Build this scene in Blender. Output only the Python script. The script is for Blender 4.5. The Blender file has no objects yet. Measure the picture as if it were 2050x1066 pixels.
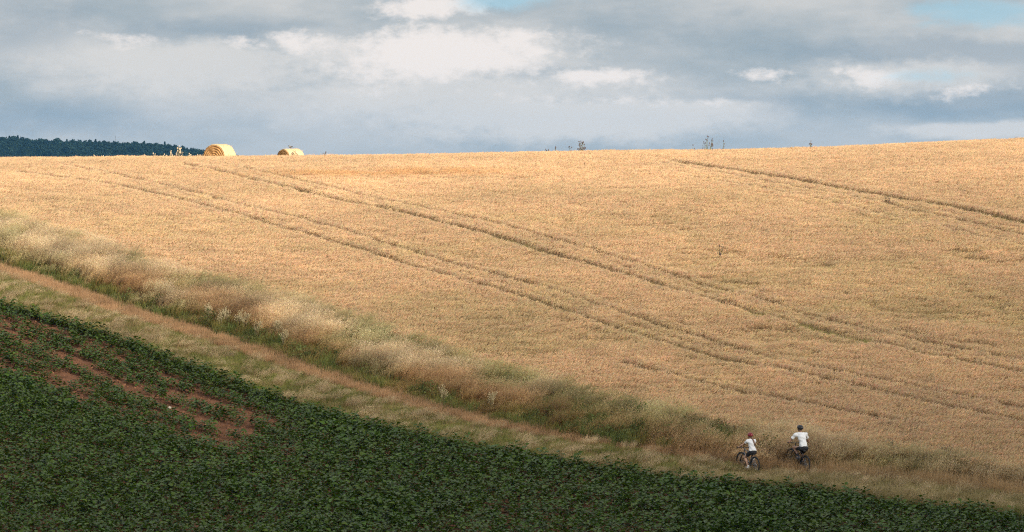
import bpy, math, random
import numpy as np
from mathutils import Matrix, Vector, Euler
from mathutils.bvhtree import BVHTree

random.seed(7)
rng = np.random.default_rng(11)
R = math.radians
sc = bpy.context.scene
col = sc.collection

# ------------------------------------------------------------------ camera
FPX = 8542.0                       # focal length in photograph pixels (2050 px wide, 150 mm lens)
EYE = 330.0                        # photograph row of the eye level
PITCH = math.atan((533.0 - EYE) / FPX)
cam = bpy.data.cameras.new('camera')
cam.lens = 150.0
cam.sensor_width = 36.0
cam.clip_start = 1.0
cam.clip_end = 30000.0
camo = bpy.data.objects.new('camera', cam)
col.objects.link(camo)
camo.location = (0, 0, 0)
camo.rotation_euler = (math.pi / 2 - PITCH, 0, 0)
sc.camera = camo

# ------------------------------------------------------------------ light
SUN_EL = R(22.0)
SUN_AZ = R(40.0)                   # to the right of straight behind the camera
SUN = Vector((math.sin(SUN_AZ) * math.cos(SUN_EL), -math.cos(SUN_AZ) * math.cos(SUN_EL), math.sin(SUN_EL)))
SKY_STRENGTH = 0.1

world = bpy.data.worlds.new('World')
sc.world = world
world.use_nodes = True
world.cycles.sampling_method = 'MANUAL'
world.cycles.sample_map_resolution = 256


def build_world():
    nt = world.node_tree
    nt.nodes.clear()
    N, L = nt.nodes, nt.links

    def math_(op, a, b=None, c=None, clamp=False):
        n = N.new('ShaderNodeMath')
        n.operation = op
        n.use_clamp = clamp
        for i, v in enumerate((a, b, c)):
            if v is None:
                continue
            if isinstance(v, (int, float)):
                n.inputs[i].default_value = v
            else:
                L.new(v, n.inputs[i])
        return n.outputs[0]

    def mix(fac, a, b):
        n = N.new('ShaderNodeMix')
        n.data_type = 'RGBA'
        for s, v in ((n.inputs[0], fac), (n.inputs[6], a), (n.inputs[7], b)):
            if isinstance(v, (int, float)):
                s.default_value = v
            elif isinstance(v, tuple):
                s.default_value = (*v, 1)
            else:
                L.new(v, s)
        return n.outputs[2]

    def smooth(v, lo, hi):
        n = N.new('ShaderNodeMapRange')
        n.interpolation_type = 'SMOOTHSTEP'
        L.new(v, n.inputs[0])
        n.inputs[1].default_value = lo
        n.inputs[2].default_value = hi
        return n.outputs[0]

    def noise(vec, scale, detail, rough=0.55, dist=0.0):
        n = N.new('ShaderNodeTexNoise')
        n.inputs['Scale'].default_value = scale
        n.inputs['Detail'].default_value = detail
        n.inputs['Roughness'].default_value = rough
        n.inputs['Distortion'].default_value = dist
        L.new(vec, n.inputs['Vector'])
        return n

    tc = N.new('ShaderNodeTexCoord')
    sep = N.new('ShaderNodeSeparateXYZ')
    L.new(tc.outputs['Generated'], sep.inputs[0])
    x, y, z = sep.outputs
    az = math_('ARCTAN2', x, y)
    el = math_('ARCSINE', z)
    U = math_('MULTIPLY', az, FPX / 100)
    V = math_('MULTIPLY', el, FPX / 100)

    def comb(a, b, c=0.0):
        n = N.new('ShaderNodeCombineXYZ')
        for i, v in enumerate((a, b, c)):
            if isinstance(v, (int, float)):
                n.inputs[i].default_value = v
            else:
                L.new(v, n.inputs[i])
        return n.outputs[0]

    uv = comb(U, V)
    stretched = comb(math_('MULTIPLY', U, 0.42), math_('MULTIPLY', V, 1.25))
    # billows: detailed noise in two sizes, flattened as clouds near the horizon are
    bil = noise(comb(math_('MULTIPLY', U, 0.62), V), 1.25, 6, 0.62).outputs['Fac']
    fin = noise(comb(math_('MULTIPLY', U, 0.55), V, 3.7), 6.0, 4, 0.64).outputs['Fac']
    rough = math_('ADD', math_('MULTIPLY', math_('SUBTRACT', bil, 0.5), 1.5), math_('MULTIPLY', math_('SUBTRACT', fin, 0.5), 1.35))
    wob = noise(comb(math_('MULTIPLY', U, 0.5), V, 1.3), 0.9, 2, 0.55)
    wsub = N.new('ShaderNodeVectorMath'); wsub.operation = 'SUBTRACT'
    L.new(wob.outputs['Color'], wsub.inputs[0]); wsub.inputs[1].default_value = (0.5, 0.5, 0.5)
    wmul = N.new('ShaderNodeVectorMath'); wmul.operation = 'MULTIPLY'
    L.new(wsub.outputs[0], wmul.inputs[0]); wmul.inputs[1].default_value = (2.0, 0.55, 0)
    wadd = N.new('ShaderNodeVectorMath'); wadd.operation = 'ADD'
    L.new(uv, wadd.inputs[0]); L.new(wmul.outputs[0], wadd.inputs[1])
    wsep = N.new('ShaderNodeSeparateXYZ'); L.new(wadd.outputs[0], wsep.inputs[0])
    WU, WV = wsep.outputs[0], wsep.outputs[1]

    def blobs(items, ragged, lo, hi, under=1.7):
        """cloud banks: (column, row, half width, half height, weight); crisper on top, fading below"""
        tot = None
        for (cx, cy, rx, ry, wgt) in items:
            dx = math_('MULTIPLY', math_('SUBTRACT', WU, (cx - 1025) / 100), 100 / rx)
            dy = math_('SUBTRACT', WV, (EYE - cy) / 100)
            dy = math_('ADD', math_('MULTIPLY', math_('MAXIMUM', dy, 0.0), 100 / ry), math_('MULTIPLY', math_('MINIMUM', dy, 0.0), 100 / (ry * under)))
            r2 = math_('ADD', math_('MULTIPLY', dx, dx), math_('MULTIPLY', dy, dy))
            g = math_('MULTIPLY', math_('POWER', 2.718, math_('MULTIPLY', r2, -0.8)), wgt)
            tot = g if tot is None else math_('MAXIMUM', tot, g)
        soft = smooth(tot, 0.02, 0.22)             # no billows far from any bank
        return math_('MULTIPLY', smooth(math_('ADD', tot, math_('MULTIPLY', rough, ragged)), lo, hi), soft)

    sky = N.new('ShaderNodeTexSky')
    sky.sky_type = 'NISHITA'
    sky.sun_disc = False
    sky.sun_elevation = SUN_EL
    sky.sun_rotation = math.pi - SUN_AZ      # measured clockwise from +Y
    K = 0.585 / SKY_STRENGTH        # cloud radiance at this exposure

    def c(r, g, b):
        return (r * K, g * K, b * K)

    n1 = noise(stretched, 0.55, 5, 0.55)
    n2 = noise(tc.outputs['Generated'], 3.2, 4, 0.6)     # broad clouds overhead
    hi = smooth(el, 0.045, 0.16)
    f1 = math_('ADD', math_('MULTIPLY', n1.outputs['Fac'], math_('SUBTRACT', 1.0, hi)), math_('MULTIPLY', n2.outputs['Fac'], hi))
    tone = smooth(f1, 0.30, 0.70)
    base = mix(tone, c(0.36, 0.42, 0.455), c(0.635, 0.625, 0.605))
    # higher up one sees more of the sunlit tops and flanks of the clouds
    base = mix(hi, base, mix(tone, c(0.50, 0.55, 0.60), c(0.95, 0.93, 0.90)))
    # cool low band just over the field, as far as it goes round
    low = smooth(V, 1.5, 0.1)
    base = mix(math_('MULTIPLY', low, 0.45), base, c(0.42, 0.475, 0.51))
    # an overcast dome is brighter overhead than at the horizon
    zen = math_('ADD', math_('MULTIPLY', math_('MAXIMUM', z, 0.0), 0.7), 1.0)
    zm = N.new('ShaderNodeVectorMath'); zm.operation = 'SCALE'
    L.new(base, zm.inputs[0]); L.new(zen, zm.inputs['Scale'])
    base = zm.outputs[0]
    plain = base
    # soft grey and lilac banks
    dark = blobs([(430, 60, 260, 30, .9), (60, 245, 300, 45, .9), (640, 208, 110, 24, .5), (1330, 55, 300, 60, .5),
                  (1900, 112, 360, 36, 1.1), (1960, 205, 300, 28, 1.1), (1540, 205, 200, 26, .7), (30, 60, 190, 90, .8), (1080, 140, 80, 20, .8), (2050, 160, 110, 70, .8)],
                 .35, .15, .95, 1.1)
    base = mix(math_('MULTIPLY', dark, 0.52), base, c(0.225, 0.315, 0.39))
    pale = blobs([(380, 128, 380, 46, .95), (900, 185, 450, 45, .9), (1120, 225, 420, 32, 1.15), (1370, 215, 190, 16, 1.0), (650, 100, 150, 40, .9),
                  (1800, 150, 280, 30, .75), (1980, 258, 190, 15, 1.0), (1000, 262, 300, 20, .7), (860, 110, 300, 55, 1.0)],
                 .42, .22, .85)
    base = mix(math_('MULTIPLY', pale, 0.85), base, c(0.725, 0.70, 0.665))
    bright = blobs([(890, 97, 230, 42, 1.25), (860, 10, 130, 17, 1.1), (610, 84, 60, 24, .9), (1020, 76, 110, 22, .95), (730, 90, 90, 30, .85),
                    (255, 80, 90, 15, .78), (490, 86, 70, 14, .62), (1200, 150, 110, 15, .95), (1535, 150, 70, 9, .80), (1150, 195, 200, 14, .55), (1400, 205, 120, 10, .6),
                    (1740, 152, 90, 18, .8), (1915, 182, 70, 11, .80), (1660, 145, 40, 9, .6)],
                   .72, .32, .98)
    base = mix(math_('MULTIPLY', bright, 0.92), base, c(0.905, 0.835, 0.785))
    # clear gaps where the sky itself shows
    gap = blobs([(1020, -4, 110, 24, 1.15), (1965, 25, 150, 28, 1.0), (1840, 155, 110, 16, .6), (1890, 55, 60, 12, .6)], .4, .25, .9, 1.2)
    gen = math_('MULTIPLY', smooth(n2.outputs['Fac'], 0.53, 0.66), math_('MULTIPLY', hi, 0.7))
    skyt = N.new('ShaderNodeMix'); skyt.data_type = 'RGBA'; skyt.blend_type = 'MULTIPLY'
    skyt.inputs[0].default_value = 1.0
    # look a little higher into the clear air than the gap itself, where it is bluer
    lift = N.new('ShaderNodeVectorMath'); lift.operation = 'ADD'
    L.new(tc.outputs['Generated'], lift.inputs[0]); lift.inputs[1].default_value = (0, 0, 0.30)
    nrm = N.new('ShaderNodeVectorMath'); nrm.operation = 'NORMALIZE'
    L.new(lift.outputs[0], nrm.inputs[0]); L.new(nrm.outputs[0], sky.inputs['Vector'])
    L.new(sky.outputs[0], skyt.inputs[6]); skyt.inputs[7].default_value = (1.1, 1.25, 1.02, 1)
    # the banks named above all lie low in the north; elsewhere the same cloud cover goes on without them
    def background(colour):
        bg = N.new('ShaderNodeBackground')
        bg.inputs['Strength'].default_value = SKY_STRENGTH
        L.new(colour, bg.inputs['Color'])
        return bg.outputs[0]
    here = math_('MULTIPLY', math_('LESS_THAN', math_('ABSOLUTE', U), 22.0), math_('LESS_THAN', V, 7.0))
    ms = N.new('ShaderNodeMixShader')
    L.new(here, ms.inputs[0])
    L.new(background(mix(gen, plain, skyt.outputs[2])), ms.inputs[1])
    L.new(background(mix(math_('MULTIPLY', gap, 0.62), base, skyt.outputs[2])), ms.inputs[2])
    o = N.new('ShaderNodeOutputWorld')
    L.new(ms.outputs[0], o.inputs['Surface'])


build_world()

sun = bpy.data.lights.new('sun', 'SUN')
sun.energy = 5.0
sun.angle = R(0.53)
sun.color = (1.0, 0.87, 0.72)
suno = bpy.data.objects.new('sun', sun)
col.objects.link(suno)
suno.rotation_euler = SUN.to_track_quat('Z', 'Y').to_euler()

sc.view_settings.view_transform = 'Standard'
sc.view_settings.look = 'None'
sc.view_settings.gamma = 1.0
sc.view_settings.exposure = 0.82
sc.view_settings.use_curve_mapping = False
sc.render.engine = 'CYCLES'
cy = sc.cycles
cy.max_bounces = 5
cy.diffuse_bounces = 3
cy.glossy_bounces = 2
cy.transmission_bounces = 3
cy.volume_bounces = 0
cy.transparent_max_bounces = 8
cy.use_denoising = False
cy.pixel_filter_type = 'BLACKMAN_HARRIS'
cy.filter_width = 1.15
cy.denoiser = 'OPENIMAGEDENOISE'
cy.denoising_input_passes = 'RGB_ALBEDO_NORMAL'
cy.denoising_prefilter = 'NONE'
cy.sample_clamp_indirect = 6.0
sc.render.film_transparent = False


# ------------------------------------------------------------------ helpers
def tag(o, label=None, cat=None, group=None, kind=None):
    if label: o['label'] = label
    if cat: o['category'] = cat
    if group: o['group'] = group
    if kind: o['kind'] = kind
    return o


def link(name, me, parent=None, mat=None):
    o = bpy.data.objects.new(name, me)
    col.objects.link(o)
    if parent is not None:
        o.parent = parent
    if mat is not None and me is not None:
        me.materials.clear()
        me.materials.append(mat)
    return o


def empty(name, loc=(0, 0, 0), mat4=None):
    o = bpy.data.objects.new(name, None)
    o.empty_display_size = 0.2
    col.objects.link(o)
    if mat4 is not None:
        o.matrix_world = mat4
    else:
        o.location = loc
    return o


def fade(t):
    return t * t * (3 - 2 * t)


def sstep(a, b, v):
    return fade(np.clip((v - a) / (b - a), 0, 1))


_perm = np.random.default_rng(5).random((256, 256))


def vnoise(x, y):
    xi, yi = np.floor(x).astype(int), np.floor(y).astype(int)
    fx, fy = fade(x - xi), fade(y - yi)
    g = lambda a, b: _perm[a & 255, b & 255]
    a = g(xi, yi) * (1 - fx) + g(xi + 1, yi) * fx
    b = g(xi, yi + 1) * (1 - fx) + g(xi + 1, yi + 1) * fx
    return a * (1 - fy) + b * fy


def fbm(x, y, octv=4):
    s, a, t = 0, 1.0, 0
    for i in range(octv):
        s = s + a * vnoise(x * 2 ** i + 17.3 * i, y * 2 ** i + 5.1 * i)
        t += a
        a *= 0.5
    return s / t


class MB:
    """collects shapes and links them as one mesh object"""
    def __init__(self):
        self.v, self.f, self.c = [], [], []

    def add(self, verts, faces, colour=None):
        o = len(self.v)
        self.v += [tuple(p) for p in verts]
        self.f += [tuple(i + o for i in f) for f in faces]
        if colour is not None:
            if isinstance(colour[0], (int, float)):
                colour = [colour] * len(verts)
            self.c += [tuple(q) for q in colour]
        return self

    def tube(self, pts, rad, sides=8, caps=True, colour=None):
        pts = [Vector(p) for p in pts]
        if isinstance(rad, (int, float)):
            rad = [rad] * len(pts)
        vs, fs = [], []
        n = len(pts)
        ref = None
        for i, p in enumerate(pts):
            d = (pts[min(i + 1, n - 1)] - pts[max(i - 1, 0)]).normalized()
            if ref is None:
                ref = d.orthogonal().normalized()
            a = (ref - d * ref.dot(d)).normalized()
            ref = a
            b = d.cross(a)
            for k in range(sides):
                t = 2 * math.pi * k / sides
                vs.append(p + (a * math.cos(t) + b * math.sin(t)) * rad[i])
        for i in range(n - 1):
            for k in range(sides):
                k2 = (k + 1) % sides
                fs.append((i * sides + k, i * sides + k2, (i + 1) * sides + k2, (i + 1) * sides + k))
        if caps:
            fs.append(tuple(range(sides - 1, -1, -1)))
            fs.append(tuple((n - 1) * sides + k for k in range(sides)))
        return self.add(vs, fs, colour)

    def torus(self, c, R_, r, axis='x', n=40, m=10, sq=1.0):
        vs, fs = [], []
        for i in range(n):
            t = 2 * math.pi * i / n
            for j in range(m):
                q = 2 * math.pi * j / m
                rr = R_ + r * math.cos(q)
                w = r * math.sin(q) * sq
                vs.append((c[0] + w, c[1] + rr * math.cos(t), c[2] + rr * math.sin(t)))
        for i in range(n):
            for j in range(m):
                fs.append((i * m + j, ((i + 1) % n) * m + j, ((i + 1) % n) * m + (j + 1) % m, i * m + (j + 1) % m))
        return self.add(vs, fs)

    def box(self, c, s, rot=None):
        vs = [Vector((sx * s[0] / 2, sy * s[1] / 2, sz * s[2] / 2)) for sx in (-1, 1) for sy in (-1, 1) for sz in (-1, 1)]
        if rot is not None:
            vs = [rot @ v for v in vs]
        vs = [v + Vector(c) for v in vs]
        return self.add(vs, [(0, 1, 3, 2), (4, 6, 7, 5), (0, 4, 5, 1), (2, 3, 7, 6), (0, 2, 6, 4), (1, 5, 7, 3)])

    def ball(self, c, r, n=8, m=6, colour=None):
        if isinstance(r, (int, float)):
            r = (r, r, r)
        vs = [(c[0], c[1], c[2] - r[2])]
        for i in range(1, m):
            p = math.pi * i / m
            for k in range(n):
                t = 2 * math.pi * k / n
                vs.append((c[0] + r[0] * math.sin(p) * math.cos(t), c[1] + r[1] * math.sin(p) * math.sin(t), c[2] - r[2] * math.cos(p)))
        vs.append((c[0], c[1], c[2] + r[2]))
        fs = []
        for k in range(n):
            fs.append((0, 1 + (k + 1) % n, 1 + k))
            fs.append((len(vs) - 1, 1 + (m - 2) * n + k, 1 + (m - 2) * n + (k + 1) % n))
        for i in range(m - 2):
            for k in range(n):
                a = 1 + i * n
                fs.append((a + k, a + (k + 1) % n, a + n + (k + 1) % n, a + n + k))
        return self.add(vs, fs, colour)

    def mesh(self, name, smooth=True):
        me = bpy.data.meshes.new(name)
        me.from_pydata(self.v, [], self.f)
        if self.c:
            a = me.color_attributes.new('col', 'FLOAT_COLOR', 'POINT')
            arr = np.ones((len(self.v), 4), dtype=np.float32)
            arr[:, :3] = np.array(self.c)[:, :3]
            a.data.foreach_set('color', arr.ravel())
        if smooth:
            me.polygons.foreach_set('use_smooth', [True] * len(me.polygons))
        me.update()
        return me

    def build(self, name, mat, parent=None, smooth=True):
        return link(name, self.mesh(name, smooth), parent, mat)


def nodes_of(name):
    m = bpy.data.materials.new(name)
    m.use_nodes = True
    nt = m.node_tree
    nt.nodes.clear()
    out = nt.nodes.new('ShaderNodeOutputMaterial')
    return m, nt, out


def simple_mat(name, rgb, rough=0.6, var=0.15, scale=30.0, metal=0.0, spec=0.4, rgb2=None, bump=0.0):
    """principled with procedural colour variation"""
    m, nt, out = nodes_of(name)
    N, L = nt.nodes, nt.links
    p = N.new('ShaderNodeBsdfPrincipled')
    tc = N.new('ShaderNodeTexCoord')
    n = N.new('ShaderNodeTexNoise')
    n.inputs['Scale'].default_value = scale
    n.inputs['Detail'].default_value = 4
    L.new(tc.outputs['Object'], n.inputs['Vector'])
    r = N.new('ShaderNodeMapRange')
    r.inputs[1].default_value = 0.3; r.inputs[2].default_value = 0.7
    L.new(n.outputs['Fac'], r.inputs[0])
    mx = N.new('ShaderNodeMix'); mx.data_type = 'RGBA'
    L.new(r.outputs[0], mx.inputs[0])
    a = tuple(max(0, q * (1 - var)) for q in rgb)
    b = rgb2 or tuple(min(1, q * (1 + var)) for q in rgb)
    mx.inputs[6].default_value = (*a, 1); mx.inputs[7].default_value = (*b, 1)
    L.new(mx.outputs[2], p.inputs['Base Color'])
    p.inputs['Roughness'].default_value = rough
    p.inputs['Metallic'].default_value = metal
    p.inputs['Specular IOR Level'].default_value = spec
    if bump:
        bp = N.new('ShaderNodeBump'); bp.inputs['Strength'].default_value = bump; bp.inputs['Distance'].default_value = 0.02
        L.new(n.outputs['Fac'], bp.inputs['Height']); L.new(bp.outputs[0], p.inputs['Normal'])
    L.new(p.outputs[0], out.inputs['Surface'])
    return m


def plant_mat(name, trans=0.35, instanced=True, gloss=0.0, rough=0.5):
    """leaf colour from the mesh times the tint of each plant; light passes through the blades"""
    m, nt, out = nodes_of(name)
    N, L = nt.nodes, nt.links
    a = N.new('ShaderNodeAttribute'); a.attribute_name = 'col'
    colour = a.outputs['Color']
    if instanced:
        t = N.new('ShaderNodeAttribute'); t.attribute_type = 'INSTANCER'; t.attribute_name = 'tint'
        mx = N.new('ShaderNodeMix'); mx.data_type = 'RGBA'; mx.blend_type = 'MULTIPLY'
        mx.inputs[0].default_value = 1
        L.new(colour, mx.inputs[6]); L.new(t.outputs['Color'], mx.inputs[7])
        colour = mx.outputs[2]
    if gloss:
        d = N.new('ShaderNodeBsdfPrincipled')
        d.inputs['Roughness'].default_value = rough
        d.inputs['Specular IOR Level'].default_value = gloss
        L.new(colour, d.inputs['Base Color'])
    else:
        d = N.new('ShaderNodeBsdfDiffuse')
        L.new(colour, d.inputs['Color'])
    tr = N.new('ShaderNodeBsdfTranslucent')
    L.new(colour, tr.inputs['Color'])
    s = N.new('ShaderNodeMixShader'); s.inputs[0].default_value = trans
    L.new(d.outputs[0], s.inputs[1]); L.new(tr.outputs[0], s.inputs[2])
    L.new(s.outputs[0], out.inputs['Surface'])
    return m


# ------------------------------------------------------------------ terrain
_ky = np.array([-400, -60, -5, 5, 40, 80, 110, 140, 165, 200, 275, 300, 360, 700, 1000, 12000.0])
_ks = np.array([0.0, -.02, -.10, -.28, -.26, -.05, .06, .125, .14, .152, 0.0, -.04, -.07, -.06, 0.0, 0.0])
_gy = np.arange(-400, 12000, 0.5)
_gs = np.interp(_gy, _ky, _ks)
_ker = np.ones(25) / 25
_gs = np.convolve(np.pad(_gs, 12, mode='edge'), _ker, mode='valid')
_gz = np.cumsum(_gs) * 0.5
_gz = _gz - np.interp(163.0, _gy, _gz) - 11.7


def ground0(x, y):
    """the broad land form"""
    x = np.asarray(x, float); y = np.asarray(y, float)
    z = np.interp(y, _gy, _gz)
    xc = np.clip(x, -60, 60)
    z = z + (0.47 + 0.0200 * xc + 0.00038 * xc ** 2) * sstep(190, 275, y) * (1 - sstep(330, 700, y))
    # the wooded ridge far behind, to the left
    ridge = np.interp(x, [-1500, -700, -420, -340, -300, -256, -200, -120, 0], [18, 13.5, 10.3, 8.0, 6.2, 1.2, -9, -16, -20])
    far = np.interp(3500.0, _gy, _gz)
    z = z + (ridge - far) * np.exp(-((y - 3500) / 420.0) ** 2) * sstep(1500, 2600, y)
    return z


_fw = np.array([0, math.cos(PITCH), -math.sin(PITCH)])
_up = np.array([0, math.sin(PITCH), math.cos(PITCH)])


def at(u, v, h=0.0):
    """the place on the land (raised by h) seen at a photograph pixel"""
    d = FPX * _fw + np.array([u - 1025.0, 0, 0]) - (v - 533.0) * _up
    d = d / d[1]
    ys = np.arange(130, 420, 0.05)
    diff = d[2] * ys - (ground0(d[0] * ys, ys) + h)
    i = np.argmax(diff < 0) if (diff < 0).any() else int(np.argmin(diff))
    return float(d[0] * ys[i]), float(ys[i])


def curve(pts, h=0.0):
    """a line drawn over the land, as y for each x"""
    w = sorted(at(u, v, h) for u, v in pts)
    X = np.array([p[0] for p in w]); Y = np.array([p[1] for p in w])
    sl0 = (Y[1] - Y[0]) / (X[1] - X[0]); sl1 = (Y[-1] - Y[-3]) / (X[-1] - X[-3])
    X = np.concatenate([[X[0] - 60], X, [X[-1] + 60]]); Y = np.concatenate([[Y[0] - 60 * sl0], Y, [Y[-1] + 60 * sl1]])
    xs = np.arange(-110, 111, 0.5)
    yy = np.interp(xs, X, Y)
    k = np.ones(7) / 7
    yy = np.convolve(np.pad(yy, 3, mode='edge'), k, mode='valid')
    sl = np.gradient(yy, xs)
    lo, hi = X[1], X[-2]
    def f(x):
        return np.interp(x, xs, yy)
    def dist(x, y):          # signed distance, positive uphill of the line
        return (y - np.interp(x, xs, yy)) / np.sqrt(1 + np.interp(x, xs, sl) ** 2)
    f.dist = dist
    f.span = (lo, hi)
    return f


BANK_TOP = curve([(0, 440), (150, 482), (300, 533), (450, 573), (600, 610), (700, 643), (850, 686), (1000, 740), (1150, 780), (1300, 818), (1450, 850),
                  (1560, 865), (1700, 890), (1850, 912), (2050, 945)], 0.85)
BANK_FOOT = curve([(0, 533), (150, 580), (250, 615), (350, 645), (500, 695), (600, 730), (700, 760), (800, 795), (900, 826), (1000, 852), (1150, 884),
                   (1300, 906), (1450, 925), (1600, 943), (1750, 960), (1900, 975), (2050, 990)], 0.1)
MID_STRIP = curve([(0, 552), (100, 582), (250, 636), (400, 682), (600, 744), (750, 792), (900, 842), (1050, 872), (1200, 893), (1350, 917), (1500, 938), (1650, 957), (2050, 1003)], 0.1)
CROP_EDGE = curve([(0, 612), (100, 645), (200, 672), (300, 706), (400, 742), (500, 778), (600, 816), (700, 847), (850, 882), (1000, 913), (1150, 936),
                   (1300, 962), (1450, 978), (1550, 988), (1650, 990), (1700, 1003), (1760, 1014), (1850, 1020), (1920, 1032), (2050, 1045)], 0.0)
TRACKS = [curve(p, 0.35) for p in (
    [(24, 361), (90, 370), (220, 387), (317, 407), (415, 430), (500, 456), (587, 482), (719, 517), (812, 546), (962, 587), (1037, 607), (1169, 650), (1337, 702), (1495, 742), (1658, 783), (1785, 809), (1893, 836), (2050, 863)],
    [(117, 350), (207, 365), (324, 390), (415, 410), (500, 433), (542, 444), (662, 474), (775, 508), (887, 540), (981, 564), (1112, 600), (1262, 648), (1400, 689), (1549, 734), (1712, 776), (1893, 808), (2050, 840)],
    [(354, 347), (437, 362), (531, 384), (662, 414), (775, 437), (887, 465), (1037, 504), (1100, 523), (1225, 557), (1350, 593), (1491, 633), (1632, 669), (1753, 704), (1821, 723), (1935, 748), (2050, 774)],
    [(439, 346), (512, 360), (625, 386), (737, 412), (887, 444), (1100, 495), (1225, 528), (1350, 564), (1471, 599), (1632, 645), (1753, 678), (1839, 699), (2050, 748)],
    [(1340, 338), (1386, 343), (1531, 363), (1673, 389), (1773, 405), (1874, 421), (2050, 461)],
    [(1300, 340), (1358, 347), (1531, 377), (1713, 409), (1874, 443), (2050, 484)],
    [(1358, 365), (1552, 395), (1713, 429), (1874, 464), (2050, 507)],
    [(1225, 737), (1300, 753), (1385, 773), (1460, 797), (1570, 818), (1650, 834), (1740, 856), (1850, 868)],
)]
TRACK_W = [0.20, 0.16, 0.29, 0.16, 0.42, 0.14, 0.12, 0.20]       # half widths of the wheel gaps
TRACK_GREEN = [0.55, 0.35, 0.9, 0.45, 1.0, 0.35, 0.25, 0.5]


def ground(x, y):
    x = np.asarray(x, float); y = np.asarray(y, float)
    z = ground0(x, y)
    near = (y > 130) & (y < 320)
    bt, bf = BANK_TOP.dist(x, y), BANK_FOOT.dist(x, y)
    z = z + np.where(near, 0.22 * sstep(0, 1.5, bf) * (1 - sstep(-0.5, 1.5, bt)), 0)
    ms = MID_STRIP.dist(x, y)
    for off in (-0.1, 1.55):
        z = z - np.where(near, 0.07 * np.exp(-((ms - off) / 0.25) ** 2), 0)
    z = z + np.where(near, 0.10 * (fbm(x * .35, y * .35, 3) - .5) + 0.5 * (fbm(x * .05 + 9, y * .05, 2) - .5) * sstep(165, 185, y), 0)
    return z


def g1(x, y):
    return float(ground(np.array([x]), np.array([y]))[0])


def build_ground():
    ys = np.concatenate([np.arange(-400, 130, 15.0), np.arange(130, 320, 0.6), 320 * 1.035 ** np.arange(0, 100)])
    xs_half = np.concatenate([np.arange(0.3, 66, 0.6), 66 * 1.09 ** np.arange(0, 55)])
    xs = np.concatenate([-xs_half[::-1], xs_half])
    X, Y = np.meshgrid(xs, ys)
    Z = ground(X, Y)
    ny, nx = X.shape
    V = np.stack([X, Y, Z], -1).reshape(-1, 3)
    i = np.arange(ny - 1)[:, None] * nx + np.arange(nx - 1)[None]
    F = np.stack([i, i + 1, i + nx + 1, i + nx], -1).reshape(-1, 4)
    me = bpy.data.meshes.new('ground')
    me.vertices.add(len(V)); me.vertices.foreach_set('co', V.ravel().astype(np.float32))
    me.loops.add(F.size); me.loops.foreach_set('vertex_index', F.ravel().astype(np.int32))
    me.polygons.add(len(F)); me.polygons.foreach_set('loop_start', np.arange(0, F.size, 4).astype(np.int32))
    me.polygons.foreach_set('use_smooth', np.ones(len(F), dtype=bool))
    me.update(calc_edges=True)
    # what each stretch of land is made of
    bt, bf, ms, ce = (c.dist(X, Y) for c in (BANK_TOP, BANK_FOOT, MID_STRIP, CROP_EDGE))
    C = np.empty(X.shape + (3,))
    C[:] = (0.10, 0.105, 0.045)                      # rough pasture
    field = (Y > 140) & (Y < 330)
    C[field & (bt > 0)] = (0.20, 0.14, 0.075)        # straw litter under the barley
    C[field & (bt <= 0)] = (0.13, 0.10, 0.045)
    C[field & (ce <= 0.1)] = (0.135, 0.068, 0.040)    # red earth
    rut = field & ((np.abs(ms + 0.1) < .45) | (np.abs(ms - 1.55) < .4)) & (ce > .3)
    C[rut] = (0.13, 0.095, 0.052)
    C[(Y >= 330) & (Y < 900)] = (0.30, 0.22, 0.11)
    C[Y > 2300] = (0.02, 0.035, 0.018)
    a = me.color_attributes.new('col', 'FLOAT_COLOR', 'POINT')
    arr = np.ones((len(V), 4), dtype=np.float32); arr[:, :3] = C.reshape(-1, 3)
    a.data.foreach_set('color', arr.ravel())
    m, nt, out = nodes_of('soil')
    N, L = nt.nodes, nt.links
    at_ = N.new('ShaderNodeAttribute'); at_.attribute_name = 'col'
    tc = N.new('ShaderNodeTexCoord')
    n1 = N.new('ShaderNodeTexNoise'); n1.inputs['Scale'].default_value = 1.3; n1.inputs['Detail'].default_value = 8; n1.inputs['Roughness'].default_value = .65
    L.new(tc.outputs['Object'], n1.inputs['Vector'])
    n2 = N.new('ShaderNodeTexNoise'); n2.inputs['Scale'].default_value = 9; n2.inputs['Detail'].default_value = 5
    L.new(tc.outputs['Object'], n2.inputs['Vector'])
    rp = N.new('ShaderNodeMapRange'); rp.inputs[1].default_value = .3; rp.inputs[2].default_value = .7; rp.inputs[3].default_value = .6; rp.inputs[4].default_value = 1.35
    L.new(n1.outputs['Fac'], rp.inputs[0])
    mx = N.new('ShaderNodeMix'); mx.data_type = 'RGBA'; mx.blend_type = 'MULTIPLY'; mx.inputs[0].default_value = 1
    L.new(at_.outputs['Color'], mx.inputs[6]); L.new(rp.outputs[0], mx.inputs[7])
    p = N.new('ShaderNodeBsdfDiffuse'); L.new(mx.outputs[2], p.inputs['Color'])
    bp = N.new('ShaderNodeBump'); bp.inputs['Strength'].default_value = .9; bp.inputs['Distance'].default_value = .06
    L.new(n2.outputs['Fac'], bp.inputs['Height']); L.new(bp.outputs[0], p.inputs['Normal'])
    L.new(p.outputs[0], out.inputs['Surface'])
    return tag(link('ground', me, None, m), 'rolling farmland ground under the fields and the track', 'ground', kind='structure')


build_ground()


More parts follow.
